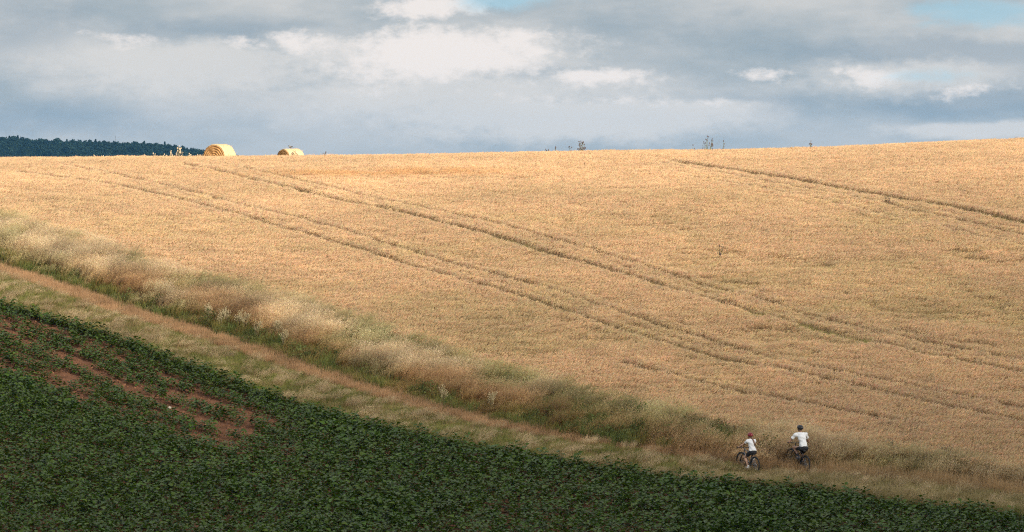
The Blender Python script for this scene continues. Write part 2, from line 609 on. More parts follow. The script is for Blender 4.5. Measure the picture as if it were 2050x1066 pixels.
# ------------------------------------------------------------------ the cloud that shades the near slope
def build_cloud(name, label, size, through, towards, seed=1):
    """a heaped cloud between the sun and the land; the rim of its shadow runs through the given place, its middle lies towards the given side"""
    r = np.random.default_rng(seed)
    n, m = 96, 40
    lumps = r.normal(size=(60, 3)); lumps /= np.linalg.norm(lumps, axis=1)[:, None]
    amp = r.uniform(.03, .12, 60); sh = r.uniform(10, 60, 60)
    th = np.linspace(0, np.pi, m + 1)[:, None]; ph = np.linspace(0, 2 * np.pi, n, endpoint=False)[None]
    D = np.stack([np.sin(th) * np.cos(ph), np.sin(th) * np.sin(ph), np.cos(th) + 0 * ph], -1)
    k = np.ones(D.shape[:2])
    for q in range(60):
        k += amp[q] * np.exp(sh[q] * ((D * lumps[q]).sum(-1) - 1))
    P = D * k[..., None] * np.array(size)
    P[..., 2] = np.where(P[..., 2] < 0, P[..., 2] * .25, P[..., 2])       # flat base
    F = []
    for i in range(m):
        for j in range(n):
            a, b = i * n + j, i * n + (j + 1) % n
            F.append((a, a + n, b + n, b))
    vs = [Vector(p) for p in P.reshape(-1, 3)]
    tree = BVHTree.FromPolygons(vs, F)
    home = Vector(through) + SUN * 5000.0
    t = Vector((*towards, 0)).normalized()
    lo, hi = 0.0, 6000.0
    for _ in range(40):
        mid = (lo + hi) / 2
        hit = tree.ray_cast(Vector(through) - (home + t * mid), SUN)[0]
        if hit is None:
            hi = mid
        else:
            lo = mid
    me = bpy.data.meshes.new(name); me.from_pydata(vs, [], F)
    me.polygons.foreach_set('use_smooth', [True] * len(F)); me.update()
    o = link(name, me, None, cloud_mat)
    o.location = home + t * lo
    return tag(o, label, 'cloud', kind='structure')


cloud_mat, _nt, _out = nodes_of('cloud_vapour')
_d = _nt.nodes.new('ShaderNodeBsdfDiffuse'); _d.inputs['Color'].default_value = (.85, .85, .86, 1)
_t = _nt.nodes.new('ShaderNodeBsdfTranslucent'); _t.inputs['Color'].default_value = (.85, .85, .86, 1)
_s = _nt.nodes.new('ShaderNodeMixShader'); _s.inputs[0].default_value = .5
_nt.links.new(_d.outputs[0], _s.inputs[1]); _nt.links.new(_t.outputs[0], _s.inputs[2]); _nt.links.new(_s.outputs[0], _out.inputs['Surface'])
build_cloud('cloud', 'broad flat-based cloud standing in front of the sun behind the viewer',
            (1300, 700, 240), (4.0, 195.0, -7.0), (0.62, -0.78), seed=3)


# ------------------------------------------------------------------ scattering of vegetation
def sources(prefix, meshes, mat):
    c = bpy.data.collections.new(prefix)
    for i, me in enumerate(meshes):
        me.materials.clear(); me.materials.append(mat)
        c.objects.link(bpy.data.objects.new('%s_%02d' % (prefix, i), me))
    return c


def scatter(name, P, rot, scl, idx, tint, coll, label, cat):
    """one object: every point of its mesh carries one tuft"""
    me = bpy.data.meshes.new(name)
    n = len(P)
    me.vertices.add(n); me.vertices.foreach_set('co', np.asarray(P, np.float32).ravel())
    for nm, ty, arr, key in (('rot', 'FLOAT_VECTOR', rot, 'vector'), ('scl', 'FLOAT_VECTOR', scl, 'vector'), ('idx', 'INT', idx, 'value')):
        a = me.attributes.new(nm, ty, 'POINT')
        a.data.foreach_set(key, np.asarray(arr, np.int32 if ty == 'INT' else np.float32).ravel())
    a = me.attributes.new('tint', 'FLOAT_COLOR', 'POINT')
    t4 = np.ones((n, 4), np.float32); t4[:, :3] = tint
    a.data.foreach_set('color', t4.ravel())
    o = link(name, me)
    ng = bpy.data.node_groups.new(name, 'GeometryNodeTree')
    ng.interface.new_socket('Geometry', in_out='INPUT', socket_type='NodeSocketGeometry')
    ng.interface.new_socket('Geometry', in_out='OUTPUT', socket_type='NodeSocketGeometry')
    N, L = ng.nodes, ng.links
    gi, go = N.new('NodeGroupInput'), N.new('NodeGroupOutput')
    ci = N.new('GeometryNodeCollectionInfo')
    ci.inputs['Collection'].default_value = coll
    ci.inputs['Separate Children'].default_value = True
    ci.inputs['Reset Children'].default_value = True
    ip = N.new('GeometryNodeInstanceOnPoints')
    ip.inputs['Pick Instance'].default_value = True

    def named(nm, ty):
        q = N.new('GeometryNodeInputNamedAttribute'); q.data_type = ty
        q.inputs['Name'].default_value = nm
        return q.outputs['Attribute']
    er = N.new('FunctionNodeEulerToRotation')
    L.new(named('rot', 'FLOAT_VECTOR'), er.inputs[0])
    L.new(gi.outputs[0], ip.inputs['Points'])
    L.new(ci.outputs[0], ip.inputs['Instance'])
    L.new(named('idx', 'INT'), ip.inputs['Instance Index'])
    L.new(er.outputs[0], ip.inputs['Rotation'])
    L.new(named('scl', 'FLOAT_VECTOR'), ip.inputs['Scale'])
    L.new(ip.outputs[0], go.inputs[0])
    md = o.modifiers.new('tufts', 'NODES'); md.node_group = ng
    return tag(o, label, cat, kind='stuff')


def patch(seed, n, rad, h, w, lean, cols, ear=None, wind=0.0, spread=0.7, fan=0.0):
    """a small stand of n blades; cols = base, middle, tip; ear = None, 'barley' or 'oat'"""
    r = random.Random(seed)
    mb = MB()
    for _ in range(n):
        a, d = r.uniform(0, 6.283), rad * math.sqrt(r.random())
        bx, by = d * math.cos(a), d * math.sin(a)
        H = r.uniform(*h)
        la = r.gauss(wind, spread)
        ln = max(0.02, r.gauss(lean, lean * .35))
        ox, oy = math.cos(la) * ln * H + fan * bx, math.sin(la) * ln * H + fan * by
        fa = r.uniform(0, 3.1416)
        wx, wy = math.cos(fa) * w / 2, math.sin(fa) * w / 2
        k = r.uniform(.85, 1.13)
        hue = r.uniform(-.04, .04)
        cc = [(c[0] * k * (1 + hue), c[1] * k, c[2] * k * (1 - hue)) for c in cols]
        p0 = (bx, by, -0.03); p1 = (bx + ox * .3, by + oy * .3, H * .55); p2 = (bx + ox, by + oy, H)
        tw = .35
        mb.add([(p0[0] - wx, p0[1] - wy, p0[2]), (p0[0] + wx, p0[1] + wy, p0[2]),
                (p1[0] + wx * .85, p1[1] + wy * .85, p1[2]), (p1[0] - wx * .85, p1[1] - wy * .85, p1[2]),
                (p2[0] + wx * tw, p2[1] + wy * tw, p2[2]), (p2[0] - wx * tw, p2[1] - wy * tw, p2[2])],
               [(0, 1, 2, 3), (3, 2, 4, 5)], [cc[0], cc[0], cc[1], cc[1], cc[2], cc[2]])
        if ear == 'barley':
            L_ = r.uniform(.13, .2)
            dx, dy, dz = math.cos(la) * .6, math.sin(la) * .6, r.uniform(.1, 1.1)
            s = L_ / math.sqrt(dx * dx + dy * dy + dz * dz)
            q = (p2[0] + dx * s, p2[1] + dy * s, p2[2] + dz * s)
            mid = (p2[0] + dx * s * .4, p2[1] + dy * s * .4, p2[2] + dz * s * .4 + .015)
            e = r.uniform(.010, .017)
            sx, sy = -math.sin(la) * e, math.cos(la) * e
            ec = tuple(min(.9, q_ * r.uniform(1.0, 1.22)) for q_ in cc[2])
            mb.add([p2, (mid[0] + sx, mid[1] + sy, mid[2]), q, (mid[0] - sx, mid[1] - sy, mid[2])], [(0, 1, 2, 3)], ec)
            mb.add([p2, (mid[0], mid[1], mid[2] + e * 1.1), q, (mid[0], mid[1], mid[2] - e * 1.1)], [(0, 1, 2, 3)], ec)
        elif ear == 'oat':
            for j in range(4):
                t = r.uniform(.66, 1.04)
                cx, cy_, cz = bx + ox * t ** 1.7 + r.gauss(0, .045), by + oy * t ** 1.7 + r.gauss(0, .045), H * t
                e, L_ = r.uniform(.008, .014), r.uniform(.03, .05)
                fa2 = r.uniform(0, 3.14)
                sx, sy = math.cos(fa2) * e, math.sin(fa2) * e
                ec = tuple(min(.9, q_ * r.uniform(.95, 1.3)) for q_ in cc[2])
                mb.add([(cx, cy_, cz), (cx + sx + .01, cy_ + sy, cz - L_ * .5), (cx + .02, cy_, cz - L_), (cx - sx + .01, cy_ - sy, cz - L_ * .5)], [(0, 1, 2, 3)], ec)
    return mb.mesh('tuft_%d' % seed, smooth=False)


def leafy(seed, n, rad, h, size, col_a, col_b):
    r = random.Random(seed)
    mb = MB()
    for _ in range(n):
        a, d = r.uniform(0, 6.283), rad * math.sqrt(r.random())
        z = h * r.random() ** .8 * (1 - .5 * (d / rad) ** 2)
        c = Vector((d * math.cos(a), d * math.sin(a), z))
        q = Euler((r.uniform(-.9, .9), r.uniform(-.9, .9), r.uniform(0, 6.28))).to_matrix()
        s = size * r.uniform(.6, 1.3)
        k = r.random()
        cc = tuple(col_a[i] * (1 - k) + col_b[i] * k for i in range(3))
        mb.add([c + q @ Vector(p) for p in ((0, 0, 0), (s * .35, s * .5, .02), (0, s * 1.2, -.02), (-s * .35, s * .5, .02))], [(0, 1, 2, 3)], cc)
    return mb.mesh('leafy_%d' % seed, smooth=False)


M_GRASS = plant_mat('dry_grass', 0.42)
M_LEAF = plant_mat('crop_leaf', 0.28, gloss=.15, rough=.40)

WIND = 0.25                       # blown to the right and slightly away
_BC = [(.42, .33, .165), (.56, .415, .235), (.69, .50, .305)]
BARLEY = sources('barley', [patch(100 + i, 76, .40, (.62, .78), .012, .14, _BC, 'barley', WIND, .6) for i in range(6)]
                 + [patch(120 + i, 66, .40, (.45, .66), .012, .50, _BC, 'barley', WIND, .45) for i in range(3)]
                 + [patch(140 + i, 22, .17, (.62, .78), .012, .14, _BC, 'barley', WIND, .6) for i in range(4)], M_GRASS)
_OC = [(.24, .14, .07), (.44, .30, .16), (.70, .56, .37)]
OAT = sources('oat', [patch(200 + i, 48, .36, (.70, 1.10), .012, .36, _OC, 'oat', WIND, .35) for i in range(5)]
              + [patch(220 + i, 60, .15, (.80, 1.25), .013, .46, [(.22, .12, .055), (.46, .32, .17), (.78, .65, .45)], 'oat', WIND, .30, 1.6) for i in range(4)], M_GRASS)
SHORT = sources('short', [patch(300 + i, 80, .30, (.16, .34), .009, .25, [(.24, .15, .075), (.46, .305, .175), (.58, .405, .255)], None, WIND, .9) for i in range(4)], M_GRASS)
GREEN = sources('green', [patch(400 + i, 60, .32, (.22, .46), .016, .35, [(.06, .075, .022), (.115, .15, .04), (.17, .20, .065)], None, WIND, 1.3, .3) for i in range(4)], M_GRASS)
WEEDY = sources('weedy', [leafy(500 + i, 150, .40, .62, .075, (.08, .105, .032), (.18, .20, .075)) for i in range(3)], M_GRASS)


def grid_points(step, y0, y1, margin=6.5):
    pts = []
    for yy in np.arange(y0, y1, step):
        half = yy * 0.1205 + margin
        xs = np.arange(-half, half, step)
        pts.append(np.stack([xs, np.full_like(xs, yy)], -1))
    P = np.concatenate(pts)
    return P + rng.uniform(-.55, .55, P.shape) * step


def finish(P2):
    z = ground(P2[:, 0], P2[:, 1])
    return np.column_stack([P2, z])


def jitter_rot(n, a=.45, tilt=.06):
    return np.column_stack([rng.normal(0, tilt, n), rng.normal(0, tilt, n), rng.uniform(-a, a, n)])


def track_state(P2):
    """distance inside a wheel gap (<0 = inside) and how green the gap is"""
    best = np.full(len(P2), 9.0); gr = np.zeros(len(P2))
    for c, w, g in zip(TRACKS, TRACK_W, TRACK_GREEN):
        lo, hi = c.span
        wob = (fbm(P2[:, 0] * .8 + w * 50, P2[:, 1] * .8, 2) - .5) * .12
        d = np.abs(c.dist(P2[:, 0], P2[:, 1]) + wob) - w
        d = np.where((P2[:, 0] < lo) | ((P2[:, 0] > hi) & (hi < 18)), 9, d)
        gr = np.where(d < best, g, gr); best = np.minimum(best, d)
    return best, gr


def plant_barley():
    P = grid_points(.37, 160, 286)
    P = P[BANK_TOP.dist(P[:, 0], P[:, 1]) > 0.1]
    d, g = track_state(P)
    P = P[d > .52]
    # a finer planting close to the wheel gaps, so that their walls stay clean
    E = grid_points(.19, 160, 286)
    E = E[BANK_TOP.dist(E[:, 0], E[:, 1]) > 0.1]
    de, _ = track_state(E)
    E = E[(de > .08) & (de <= .60)]
    small = np.concatenate([np.zeros(len(P), bool), np.ones(len(E), bool)])
    P = np.concatenate([P, E])
    n = len(P)
    x, y = P.T
    wave = fbm(x * .12, y * .10, 4)
    fine = fbm(x * .9 + 40, y * .7, 3)
    ragged = sstep(.50, .72, fbm(x * .22 + 70, y * .16 + 3, 4)) * sstep(240, 200, y) * sstep(-8, 14, x)      # laid and ragged low on the right
    for (uu, vv, rx_, ry_) in ((1950, 660, 6.0, 7.0), (1570, 716, 3.2, 2.0), (1900, 515, 4.0, 4.0)):        # wind-laid spots
        lx, ly = at(uu, vv, .6)
        ragged = np.maximum(ragged, np.exp(-(((x - lx) / rx_) ** 2 + ((y - ly) / ry_) ** 2)) * sstep(.40, .56, fbm(x * .5 + 20, y * .35 + 9, 3)))
    h = 1.0 + .16 * (fine - .5) + .03 * rng.normal(0, 1, n) - .22 * ragged
    idx = np.where(rng.random(n) < .12 + .75 * ragged, rng.integers(6, 9, n), rng.integers(0, 6, n))
    idx = np.where(small, rng.integers(9, 13, n), idx)
    t = np.ones((n, 3))
    k = .90 + .30 * (wave - .5) + .16 * (fine - .5)
    t *= k[:, None]
    greenish = sstep(.52, .75, fbm(x * .16 + 11, y * .2 + 30, 4)) * sstep(260, 190, y) * .35 + .25 * ragged
    t = t * (1 - greenish[:, None] * np.array([.20, .10, .26]))
    # the reddish riper streak below the skyline
    cx, cy_ = at(735, 352, .7)
    red = np.exp(-(((x - cx) / 7.5) ** 2 + ((y - cy_ + .05 * (x - cx)) / 2.6) ** 2)) * (.35 + 1.3 * sstep(.4, .6, fine))
    red = np.clip(red, 0, 1)
    t = t * (1 - red[:, None] * np.array([.10, .20, .33]))
    rows = .5 + .5 * np.sin((BANK_TOP.dist(x, y)) * 2 * np.pi / 1.5)
    t *= (1 - .05 * rows)[:, None]
    t *= rng.normal(1, .05, (n, 1))
    scl = np.column_stack([np.full(n, 1.1), np.full(n, 1.1), h])
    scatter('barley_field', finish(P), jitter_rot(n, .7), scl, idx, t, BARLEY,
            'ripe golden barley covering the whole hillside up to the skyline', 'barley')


def plant_tracks():
    P = grid_points(.22, 160, 284)
    P = P[BANK_TOP.dist(P[:, 0], P[:, 1]) > 0.3]
    d, g = track_state(P)
    k = (d < .12) & (rng.random(len(P)) < .45 + .55 * g)
    P, g = P[k], g[k]
    n = len(P)
    t = np.array([3.0, 2.1, 2.2]) * (1 - g[:, None]) + np.array([2.0, 1.6, 1.6]) * g[:, None]
    t = t * rng.normal(1, .14, (n, 1))
    s = rng.uniform(.8, 1.35, n) * (.85 + .40 * g)
    scl = np.column_stack([np.full(n, .6), np.full(n, .6), s])
    scatter('track_weeds', finish(P), jitter_rot(n, 3.1), scl, rng.integers(0, 4, n), t, GREEN,
            'thin green grass growing in the wheel tracks through the barley', 'grass')


def plant_bank():
    P = grid_points(.30, 148, 262)
    x, y = P.T
    bt, bf = BANK_TOP.dist(x, y), BANK_FOOT.dist(x, y)
    edge = (fbm(x * .25 + 5, y * .25, 3) - .5) * 2.2
    P = P[(bt < .5 + edge * .4) & (bf > .25)]
    x, y = P.T
    bt, bf = BANK_TOP.dist(x, y), BANK_FOOT.dist(x, y)
    width = np.maximum(bf - bt, .5)
    f = np.clip(bf / width, 0, 1)                    # 0 at the track, 1 at the barley
    nz = fbm(x * .20 + 31, y * .15 + 7, 4)
    nz2 = fbm(x * .45 + 3, y * .35 + 50, 3)
    green_low = sstep(.34, .16, f) * sstep(8, -4, x) * sstep(.32, .48, nz2 + .12)           # lush strip along the track on the left
    green_patch = sstep(.565, .66, nz)
    # green thistly stretch where the barley meets the bank, left of the riders
    gx, gy = at(1390, 850, .4)
    spot = np.exp(-(((x - gx) / 4.2) ** 2 + ((y - gy) / 3.0) ** 2))
    px_, py_ = at(1740, 945, .3)
    spot2 = np.exp(-(((x - px_) / 3.4) ** 2 + ((y - py_) / 1.4) ** 2))
    gsum = np.clip((green_low + green_patch * .85) * (1 - .75 * sstep(7, 10, x)) + .9 * spot + .9 * spot2, 0, 1)
    u = rng.random(len(P))
    isg = u < gsum * .72
    # oats
    Q = P[~isg]; n = len(Q); q = ~isg
    nn, ff, gg = nz2[q], f[q], gsum[q]
    rust = sstep(.42, .62, fbm(Q[:, 0] * .22 + 90, Q[:, 1] * .18, 3)) * sstep(1.0, .35, ff) * (1 - .6 * sstep(2, 12, Q[:, 0]))
    mott = fbm(Q[:, 0] * .9 + 13, Q[:, 1] * .6 + 41, 3)
    back = sstep(.72, 1.0, ff) * sstep(.40, .60, fbm(Q[:, 0] * .3 + 2, Q[:, 1] * .2 + 77, 3))      # duller grass where the barley begins
    t = (np.array([.83, .79, .72]) * (.88 + .7 * (nn[:, None] - .5) + .8 * (mott[:, None] - .5)))
    t = t * (1 - back[:, None] * np.array([.38, .32, .46]))
    t = t * (1 - rust[:, None] * np.array([.22, .36, .46]))
    t = t * (1 - gg[:, None] * np.array([.20, .10, .25]))
    t *= (1 + .32 * sstep(5, 9, Q[:, 0]) * sstep(.7, .1, ff))[:, None]       # tint raised low on the right bank, painting out the shading there
    t *= rng.normal(1, .1, (n, 1))
    h = rng.uniform(.62, 1.05, n) * (.55 + .45 * sstep(0, .3, ff)) * (1 - .12 * rust)
    scl = np.column_stack([np.ones(n), np.ones(n), h])
    scatter('oat_grass', finish(Q), jitter_rot(n, .5), scl, np.where(rng.random(n) < .38 * sstep(.15, .4, ff), rng.integers(5, 9, n), rng.integers(0, 5, n)), t, OAT,
            'tall pale wild oat grass blown over on the bank above the track', 'grass')
    Q = P[isg]; n = len(Q)
    t = np.ones((n, 3)) * rng.normal(1.0, .16, (n, 1))
    t[:, 0] *= rng.uniform(.9, 1.5, n)
    h = rng.uniform(.8, 1.5, n)
    scl = np.column_stack([np.ones(n), np.ones(n), h])
    scatter('green_grass', finish(Q), jitter_rot(n, .8), scl, rng.integers(0, 4, n), t, GREEN,
            'lush green grass at the foot of the bank', 'grass')
    k = rng.random(len(P)) < .22 * (green_patch * .6 + 1.5 * spot + .25 * green_low)
    Q = P[k]; n = len(Q)
    t = np.ones((n, 3)) * rng.normal(1.0, .14, (n, 1))
    s = rng.uniform(.6, 1.2, n)
    scatter('bank_weeds', finish(Q), jitter_rot(n, 3.1), np.column_stack([s, s, s * rng.uniform(.9, 1.4, n)]), rng.integers(0, 3, n), t, WEEDY,
            'clumps of leafy green weeds among the bank grass', 'weeds')


RIDER_W = at(1500, 945)
RIDER_M = at(1600, 945)


def trampled(x, y):
    """how far the grass is pressed down round the wheels"""
    k = np.ones(len(x))
    for (rx, ry), s_, w in ((RIDER_W, .62, 1.1), (RIDER_M, .40, .8)):
        d = np.hypot(x - rx, (y - ry + 1.1) * .7)
        k = k * (1 - s_ * np.exp(-(d / w) ** 2))
    return k


def plant_track():
    P = grid_points(.20, 146, 250)
    x, y = P.T
    bf, ms, ce = BANK_FOOT.dist(x, y), MID_STRIP.dist(x, y), CROP_EDGE.dist(x, y)
    # ragged overhang of grass into the crop
    keep = (bf < .45) & (ce > -.25 + .5 * (fbm(x * .6, y * .6, 3) - .5))
    P, ms, bf, ce = P[keep], ms[keep], bf[keep], ce[keep]
    x, y = P.T
    n = len(P)
    nz = fbm(x * .35 + 60, y * .3, 3)
    nz2 = fbm(x * .8 + 20, y * .7 + 8, 3)
    in_rut = np.minimum(np.abs(ms + .1), np.abs(ms - 1.55)) < .26
    strip = (ms > .05) & (ms < 1.5)
    right = sstep(4, 14, x)
    kind = np.zeros(n, int)                          # 0 reddish short grass, 1 green grass, 2 thin oat
    u = rng.random(n)
    verge = ms < -.15
    kind = np.where(verge, np.where(u < .56 + .7 * (nz - .5) - .34 * right, 1, np.where(u < .86, 0, 2)), kind)
    kind = np.where(~verge & ~strip & (u < .30), 1, kind)
    kind = np.where(strip & (u < .10), 1, kind)
    kind = np.where(in_rut & (rng.random(n) < .62 * sstep(.36, .52, nz2)), 1, kind)
    drop = in_rut & (kind != 1) & (rng.random(n) < .66 - .46 * right)
    drop |= verge & (rng.random(n) < .12)
    drop |= (kind == 2) & (rng.random(n) < .35)
    for kd, nm, coll, nv, lab in ((0, 'track_grass', SHORT, 4, 'short reddish brown grass along the middle of the farm track'),
                                  (1, 'verge_grass', GREEN, 4, 'olive green grass on the verge beside the leafy crop'),
                                  (2, 'verge_oats', OAT, 5, 'sparse pale oat stalks on the verge beside the leafy crop')):
        q = (kind == kd) & ~drop
        Q = P[q]; m = len(Q)
        v = verge[q]; rr = right[q]; z2 = nz2[q]
        s = rng.uniform(.75, 1.25, m)
        if kd == 0:
            t = np.where(v[:, None], np.array([.70, .76, .62]), np.array([.95, .88, .79])) * (.9 + .5 * (z2[:, None] - .5))
            h = s * np.where(v, .95, 1.05) * (1 + .8 * rr)
            t = t * (1 + rr[:, None] * np.array([0, .08, .04]))
        elif kd == 1:
            t = np.where(v[:, None], np.array([1.5, 1.25, 1.25]), np.array([1.05, 1.0, 1.0])) * (.9 + .6 * (z2[:, None] - .5))
            h = s * np.where(v, .72, .55) * (1 + .3 * rr)
        else:
            t = np.array([.80, .78, .70]) * (.85 + .4 * (z2[:, None] - .5))
            h = s * .46 * (1 + .25 * rr)
        h = h * trampled(Q[:, 0], Q[:, 1])
        t = t * rng.normal(1, .1, (m, 1))
        scatter(nm, finish(Q), jitter_rot(m, .8), np.column_stack([np.full(m, .85), np.full(m, .85), h]), rng.integers(0, nv, m), t, coll, lab, 'grass')


plant_barley()
plant_tracks()
plant_bank()
plant_track()


# ------------------------------------------------------------------ the leafy crop
LEAF_A, LEAF_B = (.020, .046, .004), (.060, .106, .009)


def leaf_shape(seed):
    """one broad heart-shaped leaf on its stalk, folded along the rib and drooping at the tip; grows along +Y"""
    r = random.Random(seed)
    w, L_ = r.uniform(.08, .115), r.uniform(.20, .27)
    s = .07
    rows = [(s, .0), (s + L_ * .12, .75), (s + L_ * .38, 1.0), (s + L_ * .68, .68), (s + L_, 0.0)]
    drop = lambda y: .05 * math.sin(min(1, y / (s + L_)) * 2.2) - .55 * max(0, y - s) ** 2 * 3.0
    vs = [(0, 0, 0)]
    fs = []
    prev = None
    for y, k in rows:
        z = drop(y)
        if k == 0:
            vs.append((0, y, z)); cur = [len(vs) - 1]
        else:
            vs += [(-w * k, y, z + .025 * k), (0, y, z - .012), (w * k, y, z + .022 * k)]
            cur = [len(vs) - 3, len(vs) - 2, len(vs) - 1]
        if prev is not None:
            if len(prev) == 1 and len(cur) == 3:
                fs += [(prev[0], cur[1], cur[0]), (prev[0], cur[2], cur[1])]
            elif len(cur) == 1:
                fs += [(prev[0], prev[1], cur[0]), (prev[1], prev[2], cur[0])]
            else:
                fs += [(prev[0], prev[1], cur[1], cur[0]), (prev[1], prev[2], cur[2], cur[1])]
        prev = cur
    n = len(vs)
    vs += [(-.004, 0, -.004), (.004, 0, -.004)]
    fs += [(n, n + 1, 1)]
    return vs, fs


LEAVES = [leaf_shape(i) for i in range(5)]


def leaf_layout(seed, H):
    r = random.Random(seed)
    lay = []
    n = r.randint(9, 12)
    a = r.uniform(0, 6.28)
    for i in range(n):
        t = .22 + .78 * (i + .5) / n
        a += 2.4 + r.uniform(-.4, .4)
        up = r.uniform(-.15, .35) + .5 * t ** 3
        s = (1.25 - .55 * t) * r.uniform(.85, 1.15) * (1.0 if t < .9 else .7)
        lay.append((r.randrange(5), Matrix.Translation((0, 0, H * t)) @ Euler((up, r.uniform(-.35, .35), a)).to_matrix().to_4x4() @ Matrix.Scale(s, 4)))
    return lay


def plant_mesh(seed, H):
    r = random.Random(seed + 900)
    mb = MB()
    mb.tube([(0, 0, -.03), (.01, 0, H * .5), (0, .01, H)], [.011, .009, .006], 5, False, (.07, .10, .035))
    for k, M in leaf_layout(seed, H):
        vs, fs = LEAVES[k]
        q = r.uniform(0, 1)
        c = tuple(LEAF_A[i] * (1 - q) + LEAF_B[i] * q for i in range(3))
        mb.add([M @ Vector(v) for v in vs], fs, c)
    return mb.mesh('crop_%d' % seed, smooth=True)


CROP = sources('crop', [plant_mesh(700 + i, .44 + .03 * i) for i in range(6)], M_LEAF)
M_LEAF1 = plant_mat('leaf_green', 0.2, instanced=False, gloss=.15, rough=.40)
LEAF_ME = []
for i, (vs, fs) in enumerate(LEAVES):
    mb = MB(); mb.add(vs, fs, tuple(LEAF_A[j] * .5 + LEAF_B[j] * (.4 + .08 * i) for j in range(3)))
    me = mb.mesh('leaf'); me.materials.append(M_LEAF1); LEAF_ME.append(me)
mb = MB(); mb.tube([(0, 0, -.05), (.01, 0, .5), (0, .01, 1)], [.012, .010, .006], 5, False, (.07, .10, .035))
STEM_ME = mb.mesh('stem'); STEM_ME.materials.append(M_LEAF1)
LAYOUTS = [leaf_layout(40 + i, .42) for i in range(8)]


def plant_crop():
    # rows run along the edge of the field
    xf = np.arange(-45, 40, .02)
    yf = CROP_EDGE(xf)
    arc = np.concatenate([[0], np.cumsum(np.hypot(np.diff(xf), np.diff(yf)))])
    P, row = [], []
    for k in range(80):
        off = -.30 - .54 * k
        q = np.arange(0, arc[-1], .22) + rng.normal(0, .06, len(np.arange(0, arc[-1], .22)))
        xs = np.interp(q, arc, xf)
        sl = (CROP_EDGE(xs + 1.5) - CROP_EDGE(xs - 1.5)) / 3
        n_ = np.sqrt(1 + sl ** 2)
        X = xs + (-sl / n_) * off + rng.normal(0, .06, len(xs))
        Y = CROP_EDGE(xs) + off / n_ + rng.normal(0, .06, len(xs))
        P.append(np.stack([X, Y], -1)); row.append(np.full(len(xs), k))
    P = np.concatenate(P); row = np.concatenate(row)
    ok = (P[:, 1] > 143) & (np.abs(P[:, 0]) < P[:, 1] * .1205 + 6.5)
    P, row = P[ok], row[ok]
    x, y = P.T
    # thin, gappy rows with bare earth on the left
    reach = sstep(at(760, 850)[0], at(420, 750)[0], x)
    belt = sstep(.5, 1.6, row) * sstep(15, 10, row)
    thin = reach * belt
    core = np.exp(-(((x - at(230, 775)[0]) / 3.4) ** 2 + ((row - 6.8) / .8) ** 2))
    gaps = .62 * fbm(x * .22 + 3.3 * row, row * .9 + 4.0, 2) + .38 * vnoise(x * .9 + 7.1 * row, row * 1.7)
    bare = thin * np.maximum(sstep(.50, .60, gaps), 1.15 * core)
    wheel = np.where(row == 12, sstep(-7, -13, x), 0) * .95
    keep = rng.random(len(P)) > np.clip(np.maximum(np.maximum(bare, wheel), .10 * thin), .02, .985)
    P, row, thin = P[keep], row[keep], thin[keep]
    vig = rng.uniform(.75, 1.15, len(P)) * (1 - .22 * sstep(.1, .9, thin)) * (.9 + .3 * (fbm(P[:, 0] * .3, P[:, 1] * .3, 3) - .5))
    # the plants round the bare earth stand apart: those are built one by one
    infr = np.abs(P[:, 0]) < P[:, 1] * .1199
    cand = np.argsort(-(thin * infr * (1 + .3 * core[keep])))[:295]
    single = np.zeros(len(P), bool); single[cand] = True
    single &= thin > .05
    Q = P[~single]; n = len(Q)
    t = np.ones((n, 3)) * rng.normal(1, .12, (n, 1)); t[:, 0] *= rng.uniform(.9, 1.2, n)
    s = vig[~single] * 1.08
    scatter('leafy_crop', finish(Q), jitter_rot(n, 3.14, .1), np.column_stack([s, s, s * rng.uniform(.85, 1.15, n)]), rng.integers(0, 6, n), t, CROP,
            'dense dark green leafy crop filling the foreground', 'crop')
    for i in np.nonzero(single)[0]:
        X, Y = P[i]
        o = bpy.data.objects.new('crop_plant', None); col.objects.link(o)
        o.location = (X, Y, g1(X, Y)); s = float(vig[i]) * 1.08
        o.rotation_euler = (0, 0, rng.uniform(0, 6.28)); o.scale = (s, s, s)
        tag(o, 'young leafy green plant in the gappy rows around the bare red earth', 'plant', 'crop plants in the gappy rows')
        st = bpy.data.objects.new('stem', STEM_ME); col.objects.link(st); st.parent = o; st.scale = (1, 1, .42)
        for k, M in LAYOUTS[int(rng.integers(0, 8))]:
            lf = bpy.data.objects.new('leaf', LEAF_ME[k]); col.objects.link(lf); lf.parent = o; lf.matrix_local = M



def clods():
    """crumbs and clods of earth between the thin rows"""
    meshes = []
    for i in range(4):
        r = random.Random(60 + i)
        mb = MB(); mb.ball((0, 0, 0), (1, .8, .6), 7, 5)
        mb.v = [tuple(q * r.uniform(.75, 1.2) for q in v) for v in mb.v]
        mb.c = [(.150, .075, .042)] * len(mb.v)
        meshes.append(mb.mesh('clod_%d' % i, False))
    xs = rng.uniform(-34, -2, 26000); off = rng.uniform(-8.5, 0, 26000)
    P = np.column_stack([xs, CROP_EDGE(xs) + off * 2.2])
    P = P[(np.abs(P[:, 0]) < P[:, 1] * .1205 + 3) & (CROP_EDGE.dist(P[:, 0], P[:, 1]) < -.1)]
    n = len(P)
    s = np.exp(rng.normal(-3.6, .5, n))
    t = np.ones((n, 3)) * rng.normal(1.05, .2, (n, 1))
    scatter('soil_clods', finish(P), rng.uniform(0, 6.28, (n, 3)), np.column_stack([s, s, s]), rng.integers(0, 4, n), t, sources('clods', meshes, plant_mat('clod_earth', 0.0)),
            'crumbly clods of red earth between the gappy crop rows', 'soil')


plant_crop()
clods()


